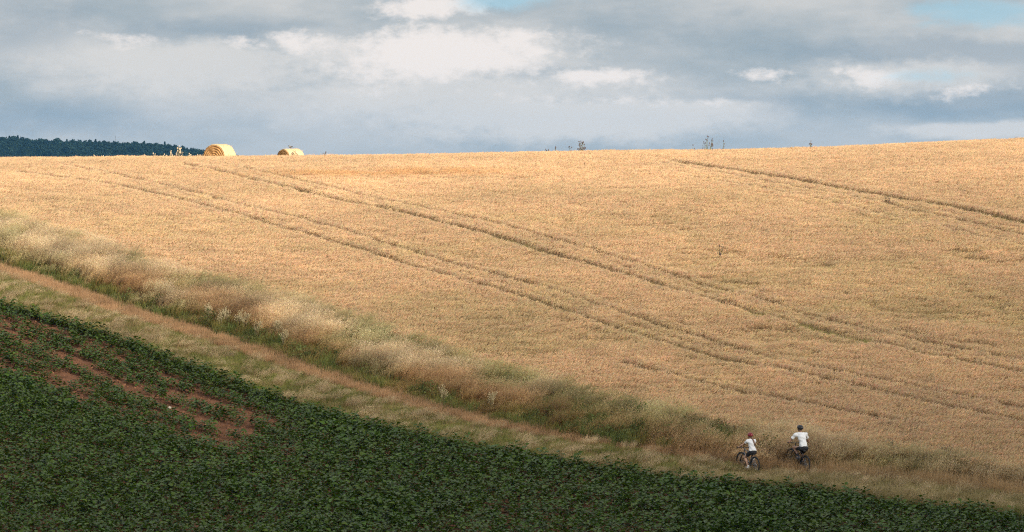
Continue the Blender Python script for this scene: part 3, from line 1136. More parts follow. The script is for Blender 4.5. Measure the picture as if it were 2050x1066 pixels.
# ------------------------------------------------------------------ far wooded ridge
def tree_mesh(seed, H, kind):
    """trunk and crown of one forest tree; the crown is built of many small leaf faces"""
    r = random.Random(seed)
    tr, cr = MB(), MB()
    tr.tube([(0, 0, -1), (.05 * H * .2, 0, H * .45), (0, 0, H * .92)], [H * .022, H * .014, H * .004], 6, False, (.05, .035, .025))
    for _ in range(420):
        if kind == 'spruce':
            t = r.random() ** .8
            z = H * (.16 + .84 * t)
            rad = H * .17 * (1 - t) ** .85 * (.45 + .55 * abs(math.sin(t * 21))) + .05
            a = r.uniform(0, 6.283); d = rad * math.sqrt(r.random())
            sz, tilt = H * .045, -.5
        else:
            u = Vector((r.gauss(0, 1), r.gauss(0, 1), r.gauss(0, 1))).normalized() * r.random() ** .35
            lob = 1 + .25 * math.sin(3 * math.atan2(u.y, u.x) + seed) * (1 - abs(u.z))
            z = H * (.62 + .36 * u.z)
            a = math.atan2(u.y, u.x); d = H * .30 * math.hypot(u.x, u.y) * lob
            sz, tilt = H * .055, 0
        c = Vector((d * math.cos(a), d * math.sin(a), z))
        q = Euler((r.uniform(-.9, .9) + tilt, r.uniform(-.9, .9), r.uniform(0, 6.28))).to_matrix()
        k = r.uniform(.7, 1.3)
        col_ = (.018 * k, .034 * k, .022 * k)
        s = sz * r.uniform(.7, 1.4)
        cr.add([c + q @ Vector(p) for p in ((-s, -s * .6, 0), (s, -s * .5, .1 * s), (s * .7, s * .7, 0), (-s * .6, s * .8, -.1 * s))], [(0, 1, 2, 3)], col_)
    return tr, cr


M_FAR = plant_mat('forest_leaf', .2)
M_FAR1 = plant_mat('tree_leaf', .2, instanced=False)


def plant_forest():
    meshes = []
    for i in range(5):
        t, c = tree_mesh(40 + i, 10 + i * .5, 'spruce' if i % 2 else 'broad')
        t.add(c.v, c.f, c.c)
        meshes.append(t.mesh('forest_tree_%d' % i, False))
    coll = sources('forest', meshes, M_FAR)
    P = []
    for y in np.arange(2950, 3900, 6.5):
        for x in np.arange(-560, -200, 6.5):
            P.append((x, y))
    P = np.array(P) + rng.uniform(-3, 3, (len(P), 2))
    z = ground(P[:, 0], P[:, 1])
    keep = z > -26
    P = P[keep]; n = len(P)
    s = rng.uniform(.75, 1.1, n)
    t = np.ones((n, 3)) * rng.normal(1, .2, (n, 1))
    scatter('forest', finish(P), jitter_rot(n, 3.1, .02), np.column_stack([s, s, s]), rng.integers(0, 5, n), t, coll,
            'dark wooded ridge in the blue distance behind the field', 'forest')
    # the trees that stand up over the skyline
    names = 'first second third fourth fifth sixth seventh eighth ninth tenth eleventh twelfth thirteenth fourteenth fifteenth sixteenth'.split()
    spots = [(4, 273, 0), (19, 273, 1), (28, 272, 0), (36, 272, 1), (52, 276, 0), (162, 281, 1), (183, 284, 0), (193, 283, 1), (268, 284, 1), (289, 283, 1),
             (300, 286, 0), (314, 291, 0), (330, 285, 1), (338, 288, 0), (366, 293, 1), (384, 299, 0)]
    for i, (u, v, k) in enumerate(spots):
        y = 3470.0
        x = (u - 1025) / FPX * y
        top = (EYE - v) / FPX * y
        z0 = g1(x, y)
        H = max(5.0, top - z0)
        t, c = tree_mesh(80 + i, H, 'spruce' if k else 'broad')
        e = empty('conifer_tree' if k else 'broadleaf_tree', (x, y, z0))
        t.build('trunk', M_FAR1, e); c.build('crown', M_FAR1, e, False)
        tag(e, '%s treetop from the left rising over the far wooded ridge, %s' % (names[i], 'a dark pointed conifer' if k else 'a dark rounded crown'), 'tree', 'trees on the far skyline')
    # slender mast
    y = 3470.0; x = (231 - 1025) / FPX * y; z0 = g1(x, y); top = (EYE - 272) / FPX * y
    e = empty('radio_mast', (x, y, z0))
    m1 = simple_mat('mast_steel', (.12, .13, .14), .5, .1, 3, .6)
    H = top - z0
    mb = MB()
    for a in range(3):
        q = 2 * math.pi * a / 3
        mb.tube([(.35 * math.cos(q), .35 * math.sin(q), -.5), (.12 * math.cos(q), .12 * math.sin(q), H)], .07, 5)
    mb.build('leg_frame', m1, e)
    mb = MB()
    for j in range(int(H / .9)):
        z = j * .9; k = .35 - .23 * z / H; k2 = .35 - .23 * min(z + .9, H) / H
        for a in range(3):
            q, q2 = 2 * math.pi * a / 3, 2 * math.pi * (a + 1) / 3
            mb.tube([(k * math.cos(q), k * math.sin(q), z), (k2 * math.cos(q2), k2 * math.sin(q2), min(z + .9, H))], .03, 4, False)
    mb.build('bracing', m1, e)
    tag(e, 'thin lattice mast standing above the far wooded ridge', 'mast')


plant_forest()


# ------------------------------------------------------------------ hay bales and the bird
def straw_mat(name, a, b, stripes=None):
    m, nt, out = nodes_of(name)
    N, L = nt.nodes, nt.links
    tc = N.new('ShaderNodeTexCoord')
    n = N.new('ShaderNodeTexNoise'); n.inputs['Scale'].default_value = 9; n.inputs['Detail'].default_value = 8; n.inputs['Roughness'].default_value = .7
    mp = N.new('ShaderNodeMapping'); mp.inputs['Scale'].default_value = stripes or (1, 1, 1)
    L.new(tc.outputs['Object'], mp.inputs[0]); L.new(mp.outputs[0], n.inputs['Vector'])
    r = N.new('ShaderNodeMapRange'); r.inputs[1].default_value = .35; r.inputs[2].default_value = .65
    L.new(n.outputs['Fac'], r.inputs[0])
    mx = N.new('ShaderNodeMix'); mx.data_type = 'RGBA'
    mx.inputs[6].default_value = (*a, 1); mx.inputs[7].default_value = (*b, 1)
    L.new(r.outputs[0], mx.inputs[0])
    d = N.new('ShaderNodeBsdfDiffuse'); L.new(mx.outputs[2], d.inputs['Color'])
    bp = N.new('ShaderNodeBump'); bp.inputs['Strength'].default_value = .8; bp.inputs['Distance'].default_value = .04
    L.new(n.outputs['Fac'], bp.inputs['Height']); L.new(bp.outputs[0], d.inputs['Normal'])
    L.new(d.outputs[0], out.inputs['Surface'])
    return m


M_BALE_SIDE = straw_mat('bale_side', (.40, .28, .15), (.68, .51, .30), (1, 6, 6))
M_BALE_END = straw_mat('bale_end', (.27, .14, .05), (.58, .34, .14), (1, 3, 3))


def bale(u, v_top, D, Lg, turn, label, seed):
    """round bale lying on its side; its axis is local X"""
    ys = np.arange(276, 345, .25)
    xs = (u - 1025) / FPX * ys
    rise = (ground(xs, ys) + D) / ys
    want = (EYE - v_top) / FPX
    i = int(np.argmin(np.abs(rise - want)))
    x, y, z = float(xs[i]), float(ys[i]), float(ground(xs, ys)[i])
    r = random.Random(seed)
    e = empty('hay_bale', (x, y, z - .03))
    e.rotation_euler = (0, 0, turn)
    Rr = D / 2
    nseg, nl = 72, 22
    ph = [r.uniform(0, 6.28) for _ in range(6)]

    def prof(t, q):
        k = 1 + .010 * math.sin(9 * t + ph[0]) + .012 * math.sin(4 * t + ph[1] + q) + .008 * math.sin(23 * t + 2 * q + ph[2])
        k *= 1 - .018 * max(0, -math.sin(t))           # sagging foot
        edge = min(1, (1 - abs(q)) * 9)
        return Rr * k * (.955 + .045 * math.sqrt(max(0, 1 - (1 - edge) ** 2)))
    vs, fs = [], []
    for j in range(nl + 1):
        q = -1 + 2 * j / nl
        for i_ in range(nseg):
            t = 2 * math.pi * i_ / nseg
            rr = prof(t, q) + .007 * math.sin(j * 2.6 + 1.5 * math.sin(3 * t))
            vs.append((q * Lg / 2, rr * math.cos(t), Rr + rr * math.sin(t)))
    for j in range(nl):
        for i_ in range(nseg):
            a, b = j * nseg + i_, j * nseg + (i_ + 1) % nseg
            fs.append((a, b, b + nseg, a + nseg))
    mb = MB(); mb.add(vs, fs); mb.build('side', M_BALE_SIDE, e)
    for sgn in (-1, 1):
        mb = MB(); vs, fs = [], []
        nr = 64
        for j in range(nr + 1):
            k = j / nr
            for i_ in range(nseg):
                t = 2 * math.pi * i_ / nseg
                rr = prof(t, 1.0) * k
                turnp = (k * 6 + t / 6.283 * (1 if sgn > 0 else -1)) % 1.0        # the rolled layers
                dx = .022 * math.sin(turnp * 6.283) + .05 * (1 - k ** 2) + .012 * math.sin(7 * t + 5 * k + ph[3])
                if j == nr: dx = 0
                vs.append((sgn * (Lg / 2 + dx), rr * math.cos(t), Rr + rr * math.sin(t)))
        for j in range(nr):
            for i_ in range(nseg):
                a, b = j * nseg + i_, j * nseg + (i_ + 1) % nseg
                fs.append((a, b, b + nseg, a + nseg) if sgn < 0 else (a, a + nseg, b + nseg, b))
        mb.add(vs, fs); mb.build('end_face', M_BALE_END, e)
    # loose straws
    mb = MB()
    for _ in range(420):
        t, q = r.uniform(0, 6.283), r.uniform(-1, 1)
        rr = prof(t, q)
        p = Vector((q * Lg / 2, rr * math.cos(t), Rr + rr * math.sin(t)))
        if r.random() < .35:
            sg = r.choice((-1, 1)); k = math.sqrt(r.random())
            p = Vector((sg * (Lg / 2 + .03), rr * k * math.cos(t), Rr + rr * k * math.sin(t)))
            nrm = Vector((sg, 0, 0))
        else:
            nrm = Vector((0, math.cos(t), math.sin(t)))
        d = (Vector((r.gauss(0, 1), r.gauss(0, 1), r.gauss(0, 1))).normalized() + nrm * .5).normalized() * r.uniform(.06, .16)
        w = d.cross(nrm + Vector((.01, .02, .03))).normalized() * .006
        k = r.uniform(.8, 1.2)
        mb.add([p - w, p + w, p + d + w * .5, p + d - w * .5], [(0, 1, 2, 3)], (.60 * k, .46 * k, .27 * k))
    o = mb.build('loose_straw', M_STRAW1, e, False); o['kind'] = 'stuff'
    tag(e, label, 'hay bale', 'round bales behind the crest')
    return (x, y, z + D - .03), e


M_STRAW1 = plant_mat('loose_straw', .3, instanced=False)
b1, _ = bale(440, 288, 1.90, 1.25, R(56), 'large round straw bale, the bigger of two behind the crest, right of the trees', 1)
b2, _ = bale(582, 297.5, 1.75, 1.25, R(38), 'smaller looking round bale sunk behind the crest, with a bird on top', 2)


# ---- bodies grown from blended round shapes
def sd_cone(P, a, b, r1, r2):
    a = np.array(a, float); b = np.array(b, float)
    ab = b - a
    t = np.clip(((P - a) @ ab) / max(ab @ ab, 1e-9), 0, 1)
    return np.linalg.norm(P - a - t[..., None] * ab, axis=-1) - (r1 + (r2 - r1) * t)


def sd_ell(P, c, rad, rot=None):
    q = P - np.array(c, float)
    if rot is not None:
        q = q @ np.array(rot)
    rad = np.array(rad, float)
    k0 = np.linalg.norm(q / rad, axis=-1)
    k1 = np.linalg.norm(q / rad ** 2, axis=-1)
    return k0 * (k0 - 1) / np.maximum(k1, 1e-6)


def smin(a, b, k):
    h = np.clip(.5 + .5 * (b - a) / k, 0, 1)
    return b + (a - b) * h - k * h * (1 - h)


def surface(fn, lo, hi, vox):
    """closed surface of fn < 0 as vertices and quads (surface nets)"""
    ax = [np.arange(l, h + vox, vox) for l, h in zip(lo, hi)]
    G = np.stack(np.meshgrid(*ax, indexing='ij'), -1)
    f = fn(G)
    ins = f < 0
    nx, ny, nz = (n - 1 for n in f.shape)
    c8 = [(i, j, k) for i in (0, 1) for j in (0, 1) for k in (0, 1)]
    cnt = sum(ins[i:i + nx, j:j + ny, k:k + nz].astype(int) for i, j, k in c8)
    act = (cnt > 0) & (cnt < 8)
    idx = -np.ones(act.shape, int)
    I = np.argwhere(act)
    idx[act] = np.arange(len(I))
    acc = np.zeros((len(I), 3)); num = np.zeros(len(I))
    edges = [(a, b) for a in c8 for b in c8 if sum(abs(p - q) for p, q in zip(a, b)) == 1 and a < b]
    for a, b in edges:
        fa = f[tuple((I + a).T)]; fb = f[tuple((I + b).T)]
        cr = (fa < 0) != (fb < 0)
        t = np.where(cr, fa / np.where(cr, fa - fb, 1), 0)
        p = np.array(a) + t[:, None] * (np.array(b) - np.array(a))
        acc += np.where(cr[:, None], p, 0); num += cr
    V = (I + acc / num[:, None]) * vox + np.array(lo)
    F = []
    for d in range(3):
        e = [0, 0, 0]; e[d] = 1
        a = ins[:f.shape[0] - e[0], :f.shape[1] - e[1], :f.shape[2] - e[2]]
        b = ins[e[0]:, e[1]:, e[2]:]
        o1, o2 = [(1, 2), (2, 0), (0, 1)][d]
        for cr, flip in ((a & ~b, False), (~a & b, True)):
            E = np.argwhere(cr)
            E = E[(E[:, o1] > 0) & (E[:, o2] > 0) & (E[:, o1] < act.shape[o1]) & (E[:, o2] < act.shape[o2])]
            if not len(E): continue
            m1, m2 = np.zeros(3, int), np.zeros(3, int); m1[o1] = 1; m2[o2] = 1
            q = np.stack([idx[tuple((E - m1 - m2).T)], idx[tuple((E - m2).T)], idx[tuple(E.T)], idx[tuple((E - m1).T)]], -1)
            if flip: q = q[:, ::-1]
            F.append(q)
    F = np.concatenate(F)
    F = F[(F >= 0).all(1)]
    return V, F


def sdf_obj(name, fn, lo, hi, vox, mat, parent):
    V, F = surface(fn, lo, hi, vox)
    me = bpy.data.meshes.new(name); me.from_pydata([tuple(v) for v in V], [], [tuple(int(i) for i in q) for q in F])
    me.polygons.foreach_set('use_smooth', [True] * len(me.polygons)); me.update()
    return link(name, me, parent, mat)


def build_bird():
    e = empty('bird', b2)
    e.location = (b2[0] + .0, b2[1], b2[2] - .012)
    e.rotation_euler = (0, 0, R(8))
    dark = simple_mat('bird_dark', (.03, .03, .035), .5, .3, 40)
    pale = simple_mat('bird_pale', (.30, .28, .25), .7, .2, 40)
    horn = simple_mat('bird_horn', (.04, .035, .03), .4, .1, 40)

    def body(P):
        d = sd_ell(P, (0, 0, .14), (.105, .06, .062), Euler((0, R(-12), 0)).to_matrix())
        d = smin(d, sd_ell(P, (-.105, 0, .215), (.040, .034, .034)), .03)
        d = smin(d, sd_cone(P, (-.06, 0, .165), (-.10, 0, .205), .045, .032), .02)
        return d
    sdf_obj('body', body, (-.2, -.12, 0), (.2, .12, .3), .008, pale, e)
    sdf_obj('hood', lambda P: np.minimum(sd_ell(P, (-.108, 0, .219), (.045, .038, .036)), sd_ell(P, (-.085, 0, .175), (.045, .040, .034))), (-.2, -.1, .1), (.0, .1, .3), .007, dark, e)
    for s in (-1, 1):
        sdf_obj('wing', lambda P: sd_ell(P, (.03, s * .052, .148), (.125, .014, .045), Euler((0, R(-14), 0)).to_matrix()), (-.15, -.1, .03), (.22, .1, .25), .006, dark, e)
        mb = MB(); mb.tube([(.0, s * .025, -.005), (.005, s * .025, .05), (0, s * .03, .1)], .006, 5)
        mb.tube([(-.035, s * .025, .002), (0, s * .025, .004), (.02, s * .025, .002)], .004, 4)
        mb.build('leg', horn, e)
    mb = MB()
    mb.add([(.09, -.03, .125), (.09, .03, .125), (.27, .025, .085), (.27, -.025, .085), (.09, -.03, .14), (.09, .03, .14), (.27, .025, .09), (.27, -.025, .09)],
           [(3, 2, 1, 0), (4, 5, 6, 7), (0, 1, 5, 4), (2, 3, 7, 6), (1, 2, 6, 5), (3, 0, 4, 7)])
    mb.build('tail', dark, e, False)
    mb = MB(); mb.tube([(-.14, 0, .217), (-.165, 0, .212), (-.19, 0, .204)], [.012, .009, .002], 6); mb.build('beak', horn, e)
    tag(e, 'dark crow-like bird perched on the smaller bale', 'bird')


build_bird()


# ------------------------------------------------------------------ thistles and tall weeds
M_WEED = plant_mat('thistle_green', .3, instanced=False)
M_HEAD = simple_mat('thistle_head', (.085, .060, .055), .8, .35, 60)
M_OAT = simple_mat('oat_spikelet', (.46, .39, .24), .8, .25, 60)
M_HEADP = simple_mat('pale_seed_head', (.55, .45, .30), .8, .25, 60)


def weed(name, u, v, h0, H, spread, nstem, nhead, label, cat='thistle', group='thistles in the barley', stemcol=(.16, .17, .06), leafcol=(.13, .15, .05),
         head=M_HEAD, hr=.030, leaves=26, seed=0, leafz=.55):
    """upright weed: ribbed stems that fork near the top, each fork ending in a head; spiny leaves low down"""
    x, y = at(u, v, h0)
    r = random.Random(seed * 31 + int(u))
    e = empty(name, (x, y, g1(x, y)))
    for i in range(nstem):
        a = r.uniform(0, 6.283); s = spread * math.sqrt(r.random())
        bx, by = .25 * s * math.cos(a), .25 * s * math.sin(a)
        tx, ty = s * math.cos(a) + .06, s * math.sin(a)
        hh = H * r.uniform(.66, 1.0) if i else H
        if i == 0: tx, ty = .1 * spread, 0
        mb = MB()
        k = r.uniform(.85, 1.15)
        sc_ = tuple(q * k for q in stemcol)
        mid = (bx + (tx - bx) * .35, by + (ty - by) * .35, hh * .5)
        top = (tx, ty, hh)
        mb.tube([(bx, by, -.05), mid, top], [.014, .011, .006], 5, True, sc_)
        heads = [top]
        for j in range(nhead - 1):
            t = r.uniform(.55, .92)
            p = Vector(mid).lerp(Vector(top), (t - .5) * 2)
            q = p + Vector((r.uniform(-.16, .16), r.uniform(-.16, .16), r.uniform(.06, .20)))
            mb.tube([p, p.lerp(q, .5) + Vector((0, 0, -.02)), q], [.006, .005, .004], 4, True, sc_)
            heads.append(q)
        st = mb.build('stem', M_WEED, e)
        for p in heads:
            k = r.uniform(.75, 1.25) * hr
            mb = MB(); mb.ball(p, (k, k, k * 1.25), 7, 5)
            mb.tube([(p[0], p[1], p[2] + k * .7), (p[0], p[1], p[2] + k * 1.7)], [k * .55, k * .85], 7)
            mb.build('flower_head', head, st)
    mb = MB()
    for j in range(leaves):
        a = r.uniform(0, 6.283); z = H * leafz * r.random() ** .8
        L_ = r.uniform(.14, .30) * (1 - .4 * z / H)
        c = Vector((spread * .35 * math.cos(a) * r.random(), spread * .35 * math.sin(a) * r.random(), z))
        d = Vector((math.cos(a), math.sin(a), r.uniform(.1, .9))).normalized()
        w = Vector((-math.sin(a), math.cos(a), 0)) * L_ * .16
        k = r.uniform(.75, 1.3)
        lc = tuple(q * k for q in leafcol)
        # spiny outline: wide and narrow by turns
        pts = []
        for m_, wk in enumerate((.3, 1.1, .6, 1.0, .5, .8, .0)):
            p = c + d * (L_ * m_ / 6) - Vector((0, 0, .35 * L_ * (m_ / 6) ** 2))
            pts.append((p - w * wk, p + w * wk))
        vs = [q for pr in pts for q in pr]
        mb.add(vs, [(2 * m_, 2 * m_ + 1, 2 * m_ + 3, 2 * m_ + 2) for m_ in range(6)], lc)
    mb.build('foliage', M_WEED, e, False)
    return tag(e, label, cat, group)


weed('thistle', 1162, 300, .72, 1.55, .30, 9, 4, 'bushy thistle with many dark heads on the skyline, above the middle of the field', seed=1, leaves=60, leafz=.75)
weed('thistle', 1140, 301, .72, 1.20, .14, 2, 3, 'small two-stemmed thistle just left of the bushy skyline thistle', seed=2, leaves=8)
weed('thistle', 1092, 301, .72, 1.05, .16, 3, 2, 'low sparse thistle, leftmost of the three in the middle of the skyline', seed=3, leaves=6)
weed('thistle', 1112, 301, .72, 1.15, .18, 4, 2, 'low sparse thistle between the leftmost one and the bushy one on the skyline', seed=4, leaves=8)
weed('thistle', 1415, 305, .70, 1.75, .34, 9, 3, 'tallest thistle clump with several tall stems at the right part of the skyline', seed=5, leaves=50, leafz=.6)
weed('thistle', 1387, 303, .70, 1.22, .10, 2, 2, 'thin thistle just left of the tallest clump on the skyline', seed=6, leaves=6)
weed('thistle', 1448, 304, .70, 1.45, .14, 2, 3, 'slender thistle just right of the tallest clump on the skyline', seed=7, leaves=10)
weed('thistle', 1623, 290, .72, 1.30, .16, 3, 3, 'lone small thistle farthest right on the skyline', seed=8, leaves=6)
weed('thistle', 1440, 508, .70, 1.15, .16, 4, 3, 'lone dark thistle in the open barley, in the right half of the field', seed=9, leaves=20, stemcol=(.07, .09, .035), leafcol=(.06, .08, .03), leafz=.85)
weed('thistle', 1773, 410, .60, 1.00, .14, 3, 2, 'dark leafy weed standing in the green wheel track at upper right', seed=10, leaves=34, stemcol=(.05, .07, .03), leafcol=(.045, .065, .025), leafz=.95)
weed('thistle', 652, 309, .72, 1.10, .16, 3, 3, 'sparse thistle on the skyline right of the two bales', seed=11, leaves=10)
weed('thistle', 586, 312, .70, 1.22, .24, 6, 4, 'dotted thistle growing in front of the smaller bale', seed=12, leaves=16)
PALE = dict(stemcol=(.42, .34, .19), leafcol=(.26, .24, .11), head=M_HEADP, hr=.026, cat='weed', group='pale weeds at the left end of the skyline')
weed('tall_weed', 358, 312, .70, 1.62, .20, 7, 4, 'tallest pale seeding weed on the skyline, left of the bigger bale', seed=13, leaves=44, **PALE)
weed('tall_weed', 340, 312, .70, 1.25, .22, 6, 4, 'pale seeding weed just left of the tallest one by the bigger bale', seed=14, leaves=24, **PALE)
weed('tall_weed', 328, 312, .70, 1.08, .24, 6, 3, 'short pale weed, third leftwards from the bigger bale', seed=15, leaves=14, **PALE)
weed('tall_weed', 306, 312, .70, 1.14, .20, 6, 4, 'pale feathery weed in the middle of the row in front of the far wood', seed=16, leaves=10, **PALE)
weed('tall_weed', 288, 312, .70, 1.06, .26, 7, 3, 'pale feathery weed at the left end of the row in front of the far wood', seed=17, leaves=10, **PALE)
weed('tall_weed', 378, 312, .70, 1.12, .20, 5, 3, 'pale weed between the tallest weed and the bigger bale', seed=18, leaves=16, **PALE)
weed('tall_weed', 395, 312, .70, 1.02, .20, 5, 3, 'low pale weed touching the left side of the bigger bale', seed=19, leaves=16, **PALE)
weed('tall_weed', 189, 312, .70, 1.02, .06, 2, 3, 'lone pale stalk in front of the far wood, the taller of a pair', seed=20, leaves=3, **PALE)
weed('tall_weed', 207, 312, .70, .98, .05, 1, 3, 'lone pale stalk in front of the far wood, the shorter of a pair', seed=21, leaves=2, **PALE)
DOCK = dict(cat='weed', group='bushy weeds on the bank right of the riders', leaves=110, leafz=.95, hr=.014)
weed('bank_weed', 1782, 934, 0, 1.0, .30, 7, 3, 'grey-green bushy weed on the bank right of the riders', seed=22, stemcol=(.12, .13, .07), leafcol=(.12, .14, .085), **DOCK)
weed('bank_weed', 1892, 947, 0, 1.0, .30, 8, 5, 'rusty brown bushy weed on the bank near the right edge', seed=23, stemcol=(.17, .09, .05), leafcol=(.17, .10, .06), **DOCK)

_ord = 'first second third fourth fifth sixth seventh eighth ninth tenth'.split()
for _i, (_u, _v) in enumerate([(418, 655), (440, 667), (453, 664), (478, 672), (489, 676), (512, 690), (556, 694), (566, 706), (885, 818), (985, 838)]):
    weed('oat_clump', _u, _v, 0, .95, .18, 6, 12, '%s clump from the left of pale oats by the green strip beside the track' % _ord[_i], cat='oats', group='pale oat clumps by the track',
         stemcol=(.34, .29, .16), leafcol=(.26, .24, .12), head=M_OAT, hr=.011, leaves=5, seed=40 + _i)

# the one pale stone on the red earth
mb = MB()
_r = random.Random(3)
mb.ball((0, 0, .03), (.09, .06, .05), 9, 6)
mb.v = [(a * _r.uniform(.85, 1.15), b * _r.uniform(.85, 1.15), c * _r.uniform(.85, 1.15)) for a, b, c in mb.v]
_st = mb.build('stone', simple_mat('limestone', (.48, .42, .34), .9, .2, 25), None, False)
_sx, _sy = at(340, 816)
_st.location = (_sx, _sy, g1(_sx, _sy))
tag(_st, 'small pale stone lying on the bare red earth', 'stone')


# ------------------------------------------------------------------ the two riders and their bicycles
M_RUB = simple_mat('tyre_rubber', (.018, .018, .018), .8, .25, 60)
M_ALU = simple_mat('alloy', (.35, .35, .36), .35, .1, 50, .9)
M_BLK = simple_mat('black_parts', (.02, .02, .022), .45, .2, 50)
M_SKIN = simple_mat('skin', (.42, .25, .17), .55, .12, 25, rgb2=(.50, .30, .21))
M_SKIN2 = simple_mat('tanned_skin', (.30, .165, .105), .55, .12, 25)
M_TEE = simple_mat('white_cotton', (.70, .71, .73), .9, .03, 12, spec=.15)
M_SHORT = simple_mat('black_cloth', (.022, .022, .026), .85, .3, 18, spec=.2)
M_RED = simple_mat('red_shell', (.21, .014, .022), .35, .15, 20)
M_SHELL = simple_mat('black_shell', (.022, .022, .026), .35, .25, 20)
M_SHOEW = simple_mat('white_shoe', (.78, .77, .75), .7, .05, 30)
M_SHOED = simple_mat('dark_shoe', (.05, .05, .055), .7, .2, 30)
M_HAIR = simple_mat('brown_hair', (.16, .085, .05), .6, .35, 45)
M_HAIRD = simple_mat('dark_hair', (.04, .028, .02), .6, .35, 45)
M_EYE = simple_mat('eye', (.05, .04, .035), .2, .1, 40)


def rider_frame(pos, heading, s):
    f = Vector((-math.sin(heading), math.cos(heading), 0))
    p = Vector((pos[0], pos[1], 0))
    a, b = p + f * .6, p - f * .45
    za, zb = g1(a.x, a.y), g1(b.x, b.y)
    pitch = math.atan2(za - zb, 1.05)
    z = zb + (za - zb) * .45 / 1.05
    return Matrix.Translation((pos[0], pos[1], z - .015)) @ Matrix.Rotation(heading, 4, 'Z') @ Matrix.Rotation(pitch, 4, 'X') @ Matrix.Scale(s, 4)


def bicycle(M, crank, saddle_z, bar_z, frame_mat, label, steer=0.0):
    e = empty('bicycle', mat4=M)
    tag(e, label, 'bicycle', 'mountain bikes on the track')
    RA, FA, BB = Vector((0, -.44, .36)), Vector((0, .69, .36)), Vector((0, 0, .33))
    HT, HB = Vector((0, .46, .90)), Vector((0, .50, .76))
    STT = Vector((0, -.14, .74))
    for c in (RA, FA):
        w = empty('wheel'); w.parent = e; w.location = c
        if c is FA:
            w.rotation_euler = (0, 0, steer)
        mb = MB(); mb.torus((0, 0, 0), .332, .028, n=56, m=10)
        for k in range(56):                       # tread knobs
            t = 2 * math.pi * k / 56
            for sx in (-.013, .013):
                mb.box((sx, .361 * math.cos(t), .361 * math.sin(t)), (.014, .012, .010), Matrix.Rotation(t, 3, 'X'))
        mb.build('tyre', M_RUB, w)
        mb = MB(); mb.torus((0, 0, 0), .300, .014, n=48, m=8, sq=.9); mb.build('rim', M_BLK, w)
        mb = MB()
        for k in range(28):
            t = 2 * math.pi * k / 28; sx = .028 if k % 2 else -.028; o = t + (.35 if k % 4 < 2 else -.35)
            mb.tube([(sx, .022 * math.cos(o), .022 * math.sin(o)), (0, .29 * math.cos(t), .29 * math.sin(t))], .0022, 4, False)
        mb.build('spokes', M_ALU, w)
        mb = MB(); mb.tube([(-.06, 0, 0), (.06, 0, 0)], .022, 10); mb.build('hub', M_BLK, w)
        mb = MB(); mb.torus((-.04, 0, 0), .072, .010, n=28, m=6, sq=.15)
        for k in range(6):
            t = k * math.pi / 3
            mb.tube([(-.04, .02 * math.cos(t), .02 * math.sin(t)), (-.04, .07 * math.cos(t + .4), .07 * math.sin(t + .4))], .004, 4, False)
        mb.build('brake_disc', M_ALU, w)
    mb = MB()
    mb.tube([HB + Vector((0, .012, -.045)), HT], .026, 10)
    mb.tube([HT + Vector((0, .005, -.03)), Vector((0, .16, .80)), STT + Vector((0, 0, -.02))], [.021, .019, .017], 10)
    mb.tube([HB, Vector((0, .27, .55)), BB], [.025, .027, .025], 10)
    mb.tube([BB, STT], .019, 10)
    mb.tube([BB + Vector((-.04, 0, 0)), BB + Vector((.04, 0, 0))], .027, 10)
    for sx in (-1, 1):
        mb.tube([BB + Vector((sx * .03, -.02, 0)), Vector((sx * .055, -.25, .345)), RA + Vector((sx * .065, 0, 0))], [.013, .011, .009], 8)
        mb.tube([STT + Vector((sx * .02, 0, -.05)), Vector((sx * .05, -.28, .56)), RA + Vector((sx * .065, 0, 0))], [.010, .009, .009], 8)
    mb.build('frame', frame_mat, e)
    mb = MB()
    for sx in (-1, 1):
        mb.tube([Vector((sx * .062, .535, .66)), FA.lerp(Vector((sx * .062, .54, .70)), .5) + Vector((sx * .03, 0, 0)), FA + Vector((sx * .062, 0, 0))], [.017, .021, .019], 8)
    mb.tube([Vector((-.075, .53, .68)), Vector((.075, .53, .68))], .024, 8)
    mb.tube([Vector((0, .53, .68)), HT + Vector((0, -.01, .03))], .016, 8)
    mb.build('fork', M_BLK, e)
    mb = MB()
    mb.tube([HT + Vector((0, -.012, .03)), Vector((0, .47, bar_z - .01))], .018, 8)
    mb.tube([Vector((-.37, .43, bar_z + .012)), Vector((-.2, .455, bar_z + .010)), Vector((-.06, .47, bar_z - .01)), Vector((.06, .47, bar_z - .01)), Vector((.2, .455, bar_z + .010)), Vector((.37, .43, bar_z + .012))], .0145, 8)
    hb = mb.build('handlebar', M_BLK, e)
    for sx in (-1, 1):
        mb = MB(); mb.tube([Vector((sx * .265, .446, bar_z + .011)), Vector((sx * .385, .428, bar_z + .012))], .019, 10); mb.build('grip', M_RUB, hb)
        mb = MB(); mb.tube([Vector((sx * .20, .465, bar_z)), Vector((sx * .24, .51, bar_z - .015)), Vector((sx * .33, .505, bar_z - .02))], .006, 6); mb.build('brake_lever', M_ALU, hb)
    mb = MB(); mb.tube([STT, Vector((0, -.20, saddle_z - .05))], .0155, 8); mb.build('seat_post', M_BLK, e)
    vs, fs = [], []
    prof = [(-.30, .045, -.01), (-.27, .085, 0), (-.22, .085, .004), (-.16, .060, 0), (-.08, .030, -.002), (-.03, .022, -.008), (-.01, .012, -.02)]
    for y, w_, dz in prof:
        vs += [(-w_, y, saddle_z - .018 + dz), (-w_ * .6, y, saddle_z + dz), (w_ * .6, y, saddle_z + dz), (w_, y, saddle_z - .018 + dz), (w_ * .5, y, saddle_z - .045 + dz), (-w_ * .5, y, saddle_z - .045 + dz)]
    for j in range(len(prof) - 1):
        for k in range(6):
            fs.append((j * 6 + k, j * 6 + (k + 1) % 6, (j + 1) * 6 + (k + 1) % 6, (j + 1) * 6 + k))
